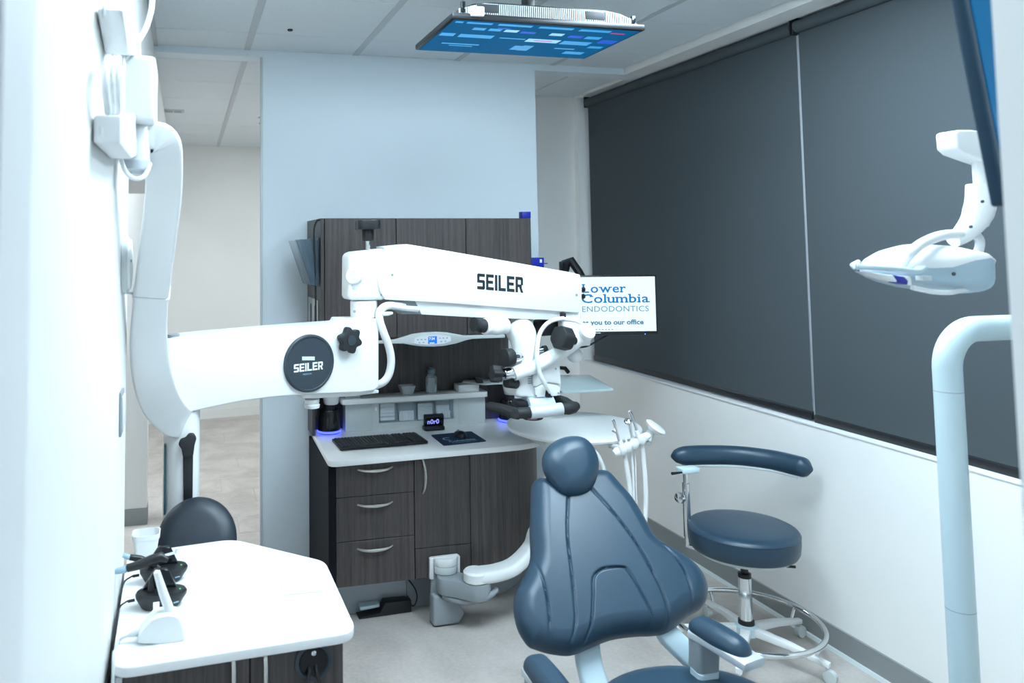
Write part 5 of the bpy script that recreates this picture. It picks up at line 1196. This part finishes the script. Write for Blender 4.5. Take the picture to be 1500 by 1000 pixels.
# two black handpiece chargers
def charger(bx, by, label, front_one):
    P = V((*atz(bx, by, ZT).xy, ZT + .001)); t = thing('handpiece_charger', label, 'charger', P, 'black handpiece chargers on the side worktop')
    rows = []
    for h_, sx, sy in ((0, .046, .030), (.003, .050, .033), (.026, .066, .040), (.034, .067, .041), (.040, .063, .038)):
        rows.append([P + V((x, y + .004 * (h_ > .02), h_)) for x, y in [(sx * math.cos(k * math.pi / 16) * (1 + .08 * math.cos(k * math.pi / 16)), sy * math.sin(k * math.pi / 16)) for k in range(32)]])
    m = MB().add([v for r in rows for v in r], [(i * 32 + k, i * 32 + (k + 1) % 32, (i + 1) * 32 + (k + 1) % 32, (i + 1) * 32 + k) for i in range(4) for k in range(32)] + [tuple(range(31, -1, -1)), tuple(range(128, 160))])
    m.build('base', BLACKP, t, ang=30)
    MB().prism([P + V((-.045, .012, .040)), P + V((.045, .010, .040)), P + V((.022, .018, .085)), P + V((-.012, .018, .088))], (0, .016, 0)).build('stand', BLACKG, t, bevel=.003)
    MB().prism([P + V((-.030, -.010, .040)), P + V((-.012, -.012, .040)), P + V((-.016, -.006, .075)), P + V((-.026, -.006, .075))], (0, .018, 0)).build('cradle', BLACKP, t, bevel=.003)
    MB().lathe([(.0022, 0), (.0022, .0015)], P + V((.054, -.004, .0398)), n=10).build('status_light', GREENLED, t)
    m = MB(); dm_ = V((.93, .36, 0)).normalized(); m.obox(P + V((.044, -.0375, .021)), dm_ * .007, V((.36, -.93, 0)) * .0006, Z_ * .0012); m.build('mark', PRINTLB, t, smooth=False)
    if front_one: MB().obox(P + V((-.006, -.0405, .018)), V((.008, 0, 0)), V((0, .0006, .0001)), V((0, .003, .009))).build('sticker', PRINTW, t, smooth=False)
    cab = spline([P + V((-.066, .002, .022)), P + V((-.085, .0, .020)), V((XL + .006 if False else -.164, P.y - .03, ZT + .012)), V((-.168, P.y - .12, ZT - .03)), V((-.168, 1.93, ZT - .12)), V((-.166, 1.90, .55))], 6)
    MB().tube(cab, .0024, 8).build('cable', RUBBER, t)
    MB().tube([P + V((-.062, .002, .022)), P + V((-.080, .0, .021))], .0042, 8).build('plug', BLACKP, t)
    return P
P2_ = charger(237, 851, 'black charger base with handpiece, farther from the camera, near the white cup', False)
P1_ = charger(233, 888, 'black charger base with handpiece, nearer the camera, behind the white curing light', True)
def hand(P, pts, rs, label, tip, tipr, metal=None):
    t = thing('cordless_handpiece', label, 'handpiece', pts[0], 'cordless handpieces on their chargers')
    MB().tube(pts, rs, 16).build('body', BLACKP, t, bevel=0, ang=50)
    MB().tube(tip, tipr, 14).build('tip', mat('pale_blue_tip', (.30, .44, .54), .35, noise=.02), t)
    if metal: MB().tube(metal[0], metal[1], 10).build('neck', CHROME, t); MB().lathe([(.005, -.003), (.005, .006)], metal[0][-1], axis=(.1, -.1, 1), n=12).build('contra_head', CHROME, t)
    return t
yh = P1_.y - .002
Q = lambda x, y, dy=0.: at(x, y, yh + dy)
hand(P1_, [Q(186, 832), Q(205, 827), Q(222, 820), Q(236, 816), Q(246, 820)], [.0105, .0120, .0135, .014, .008], 'black cordless handpiece with blue-grey cap, lying across the nearer charger', [Q(166, 837.5), Q(169, 837), Q(185, 833)], [.003, .0065, .0098], ([Q(240, 814), Q(249, 811), Q(259, 808)], [.004, .0035, .0035]))
yh = P2_.y - .002
hand(P2_, [Q(190, 816), Q(205, 818), Q(222, 826), Q(240, 838)], [.008, .0095, .010, .008], 'black cordless handpiece crossing behind the other one, on the farther charger', [Q(180, 813), Q(182, 813.5), Q(190, 816)], [.0055, .0065, .0075], ([Q(240, 838), Q(248, 842), Q(254, 845)], [.004, .0035, .003]))

# white curing light on its charger
P = V((*atz(238, 935, ZT).xy, ZT + .001))
cl = thing('curing_light', 'white dental curing light standing in its charger base in the left foreground', 'curing light', P)
bo2 = [(201, 941), (203, 931), (212, 919), (222, 908), (232, 903.5), (246, 901), (258, 902.5), (264, 908), (269, 922), (271.5, 935), (270, 939), (262, 941.5), (235, 943.5), (210, 943)]
MB().prism([at(x, y, P.y - .028) for x, y in bo2], (0, .056, 0)).build('base', WHITEP, cl, bevel=.012, seg=4)
W_ = lambda x, y: at(x, y, P.y)
wn = MB().tube([W_(229.5, 837), W_(231, 842), W_(239, 868), W_(247, 890), W_(253, 906)], [.0082, .0088, .0108, .0118, .0118], 20).build('wand', WHITEP, cl)
MB().lathe([(.005, 0), (.0055, .002), (.0045, .003)], W_(229.5, 837.5), axis=(-.25, -.5, .8), n=14).build('lens', CHROME, wn)
MB().obox(W_(259, 905), V((.002, 0, 0)), V((0, .008, 0)), V((.002, 0, .008))).build('switch_button', MIDGREY, cl, bevel=.001)
MB().tube([W_(207, 925), W_(196, 928), W_(188, 930)], [.0085, .0075, .005], 10).build('plug', GREYP, cl)
MB().tube(spline([W_(190, 930), W_(181, 933), W_(173, 940), at(168, 955, P.y - .04), at(166, 975, 1.92), V((at(166, 975, 1.92).x, 1.90, .60))], 6), .0036, 10).build('cord', GREYP, cl)
q = [atz(x, y, ZT) for x, y in ((415, 872), (474, 867), (461, 848), (411, 853))]
top(MB().prism([p_ + Z_ * .0006 for p_ in q], (0, 0, .004)).build('note_pad', PAPER, bevel=.001), 'thin white pad lying on the white side worktop', 'pad')

# ================================================================== ON THE LEFT WALL
P = atX(180, 387, XL)
t = thing('wall_speaker', 'round white plastic disc mounted on the left wall beside the arm', 'speaker', (XL, P.y, P.z - .08))
rd = .085
MB().lathe([(rd, 0), (rd, .010), (rd - .008, .016)], (XL + .001, P.y, P.z), axis=X_, n=40).build('rim', GREYP, t)
MB().lathe([(rd - .010, .012), (rd - .014, .022), (.03, .026), (0, .026)], (XL + .001, P.y, P.z), axis=X_, n=40).build('front', WHITEP, t)
MB().lathe([(.004, .0), (.004, .002)], (XL + .025, P.y - .05, P.z + .01), axis=X_, n=8).build('indicator', MIDGREY, t)
P = atX(176, 603, XL)
t = thing('light_switch', 'light switch plate with a dark edge on the left wall', 'switch', (XL, P.y, P.z - .06))
MB().box(XL + .0005, XL + .007, P.y - .045, P.y + .045, P.z - .06, P.z + .06).build('plate', MIDGREY, t, bevel=.002)
MB().box(XL + .006, XL + .012, P.y - .03, P.y + .04, P.z - .045, P.z + .045).build('rocker', WHITE, t, bevel=.002)

# ================================================================== RIGHT FOREGROUND: POST, LIGHT, MONITOR
YQ = 1.72
POSTM = mat('pale_blue_enamel', (.52, .64, .68), .35, noise=.01, nscale=8)
pt0 = at(1391, 600, YQ)
ps = thing('equipment_post', 'pale tubular post bent over at the top in the right foreground', 'post', (pt0.x, YQ, 0))
bend = [V((pt0.x, YQ, .02)), V((pt0.x, YQ, .6)), V((pt0.x, YQ, 1.0)), V((pt0.x, YQ, at(1391, 560, YQ).z))]
zt_ = at(1450, 480.5, YQ).z; rb2 = .103
zb_ = zt_ - rb2
bend = [V((pt0.x, YQ, .02)), V((pt0.x, YQ, .8)), V((pt0.x, YQ, zb_ - .001))] + [V((pt0.x + rb2 - rb2 * math.cos(t_ * math.pi / 24), YQ, zb_ + rb2 * math.sin(t_ * math.pi / 24))) for t_ in range(13)] + [V((pt0.x + .35, YQ, zt_)), V((pt0.x + .60, YQ, zt_))]
MB().tube(bend, .0345, 32).build('tube', POSTM, ps, ang=60)
for y in (577, 905):
    z_ = at(1390, y, YQ - .034).z; MB().cyl((pt0.x, YQ, z_ - .0008), (pt0.x, YQ, z_ + .0008), .0349, 32).build('joint_line', MIDGREY, ps)
MB().lathe([(.16, 0), (.16, .02), (.05, .035), (.03, .05)], (pt0.x, YQ, 0), n=40).build('foot', WHITEP, ps)

YD = 1.62
D_ = lambda x, y, dy=0.: at(x, y, YD + dy)
li = thing('dental_light', 'white adjustable dental light head with handles in front of the near blind', 'light', D_(1340, 430))
tops = [(1272, 394), (1281, 383.5), (1298, 373), (1318, 363), (1339, 357.5), (1370, 359), (1393, 365.5), (1407, 375), (1422, 388), (1433, 400)]
bots = [(1272, 398), (1281, 404.5), (1298, 411), (1318, 417.5), (1339, 423), (1370, 428), (1393, 429.5), (1407, 428.5), (1420, 422), (1433, 404)]
mids = [(1272, 396), (1281, 392), (1298, 391), (1318, 391), (1339, 390), (1370, 380), (1393, 377), (1407, 381), (1422, 392), (1433, 402)]
hd = [.012, .045, .075, .095, .105, .110, .105, .092, .060, .015]
def shell(u, lo, nm, m, sgn, bev=0):
    rows = []; K = 18
    for i in range(10):
        U = D_(*u[i]); Lw = D_(*lo[i]); c = (U + Lw) / 2
        zu = U.z; zl_ = Lw.z; r = []
        for k in range(K + 1):
            t_ = math.pi * k / K; yy = -math.cos(t_) * hd[i]
            if sgn > 0: r.append(V((c.x, YD + yy, zl_ + (zu - zl_) * math.sin(t_) ** .7)))
            else: r.append(V((c.x, YD + yy, zu - (zu - zl_) * math.sin(t_) ** .35)))
        rows.append(r)
    n_ = K + 1
    m_ = MB().add([v for r in rows for v in r], [(i * n_ + k, i * n_ + (k + 1) % n_, (i + 1) * n_ + (k + 1) % n_, (i + 1) * n_ + k) for i in range(9) for k in range(n_)] + [tuple(range(n_ - 1, -1, -1)), tuple(range(9 * n_, 10 * n_))])
    return m_.build(nm, m, li, ang=50)
shell(tops, mids, 'upper_shell', WHITE, 1)
low = shell(mids, bots, 'lower_housing', mat('pale_grey_blue_plastic', (.40, .52, .60), .4, noise=.01), -1)
MB().prism([D_(x, y, -.112) for x, y in ((1275, 398), (1300, 402), (1335, 405), (1337, 419), (1318, 414), (1290, 405))], (0, .05, 0)).build('front_panel', WHITE, low, bevel=.004)
MB().prism([D_(x, y, -.114) for x, y in ((1309, 402.5), (1325, 405), (1331, 411), (1330, 417.5), (1317, 414.5), (1311.5, 407))], (0, .03, 0)).build('blue_button', BLUEP, low, bevel=.003)
MB().tube(spline([D_(1336, 421, -.104), D_(1365, 427, -.108), D_(1393, 428, -.103), D_(1416, 423.5, -.075)], 6), .006, 8).build('lens_rim', WHITE, low)
for x0_, x1_, y0_, y1_ in ((1352, 1364, 404, 411), (1415, 1424, 406, 412)):
    A = D_(x0_, y1_, -.1105 if x0_ < 1400 else -.075); B = D_(x1_, y0_, -.1105 if x0_ < 1400 else -.075)
    MB().box(A.x, B.x, A.y - .002, A.y + .02, A.z, B.z).build('symbol_plate', GREYP, low, bevel=.001)
MB().lathe([(.0045, 0), (.0045, .004)], D_(1396, 401, -.112), axis=(0, -1, 0), n=10).build('screw', DARKP, low)
MB().sweep(spline([D_(1253, 386, -.09), D_(1258, 390, -.105), D_(1280, 392, -.12), D_(1310, 394, -.125), D_(1340, 397, -.115), D_(1350, 393, -.10)], 5), rrect(.012, .006, .005, 3), V((0, 1, 0))).build('handle', PALE, li)
MB().sweep([D_(1428, 396, -.03), D_(1440, 397, -.05), D_(1451, 397.5, -.05)], rrect(.012, .008, .006, 3), V((0, 1, 0))).build('handle', PALE, li)
MB().tube(spline([D_(1321, 386, -.075), D_(1332, 372, -.09), D_(1350, 357, -.08), D_(1375, 346, -.05), D_(1398, 343, -.02), D_(1412, 344, .0)], 5), .0125, 16).build('yoke', WHITE, li)
MB().tube(spline([D_(1412, 346, .0), D_(1428, 344, .03), D_(1435.5, 353, .06), D_(1433, 368, .08), D_(1420, 383, .085)], 5), .0115, 16).build('yoke', WHITE, li)
nk = spline([D_(1396, 352), D_(1412, 341), D_(1428, 322), D_(1436, 300), D_(1438, 272)], 6)
MB().tube(nk, [.018 + .017 * min(1, i / (len(nk) * .6)) for i in range(len(nk))], 24).build('neck', WHITE, li, bevel=0)
for x, y in ((1438, 295), (1421, 332)): MB().lathe([(.004, 0), (.004, .004)], D_(x, y, -.029), axis=(0, -1, 0), n=10).build('screw', DARKP, li)
MB().prism([D_(1447, 309, .03), D_(1460, 308, .03), D_(1449, 332, .03), D_(1440, 331, .03)], (0, .02, 0)).build('tab', WHITE, li, bevel=.002)
MB().cyl(D_(1437, 275), D_(1433, 222), .0165, 24).build('upright', WHITE, li)
MB().prism([D_(x, y, -.03) for x, y in ((1401, 193), (1405, 190), (1425, 190), (1470, 196), (1520, 203), (1520, 258), (1470, 244), (1440, 234), (1412, 224), (1403, 216))], (0, .06, 0)).build('arm_end', WHITE, li, bevel=.012, seg=3)
ae = D_(1515, 230)
MB().tube([ae - X_ * .05, ae + V((.15, .02, .02)), ae + V((.27, .05, .05))], .028, 16).build('balance_arm', WHITE, li)
MB().cyl(ae + V((.27, .05, .0)), V((ae.x + .27, ae.y + .05, CZ)), .03, 20).build('ceiling_pole', WHITE, li)

# near monitor, seen almost edge-on
YN = 1.05
nm_ = thing('side_monitor', 'dark blue flat monitor seen edge-on at the upper right', 'monitor', at(1460, 305, YN))
TLp = at(1391, -10, YN - .02); BLp = at(1452, 303, YN); wv = V((.49, .21, .012))
upv = TLp - BLp; nrm = wv.cross(upv).normalized()
if nrm.y > 0: nrm = -nrm
BLp = BLp + nrm * .021
scrb = mat('deep_blue_panel', (.004, .055, .14), .25, noise=.03, nscale=6)
ext = upv * 1.25
MB().prism([BLp, BLp + wv, BLp + wv + ext, BLp + ext], -nrm * .022).build('casing', mat('deep_blue_casing', (.004, .030, .060), .35, noise=.03, nscale=6), nm_, bevel=.005, seg=3)
MB().prism([BLp + wv * .035 + upv * .05 + nrm * .0005, BLp + wv * .97 + upv * .05 + nrm * .0005, BLp + wv * .97 + ext * .97 + nrm * .0005, BLp + wv * .035 + ext * .97 + nrm * .0005], nrm * .0015).build('screen', emis('side_monitor_glow', (.0, .12, .31), 1.0), nm_, smooth=False)
E0 = BLp + wv * .98 + ext * .5 - nrm * .03
MB().tube([E0 - nrm * .0, E0 + V((.12, -.06, 0)), E0 + V((.30, -.10, 0))], .02, 12).build('support_arm', WHITE, nm_)
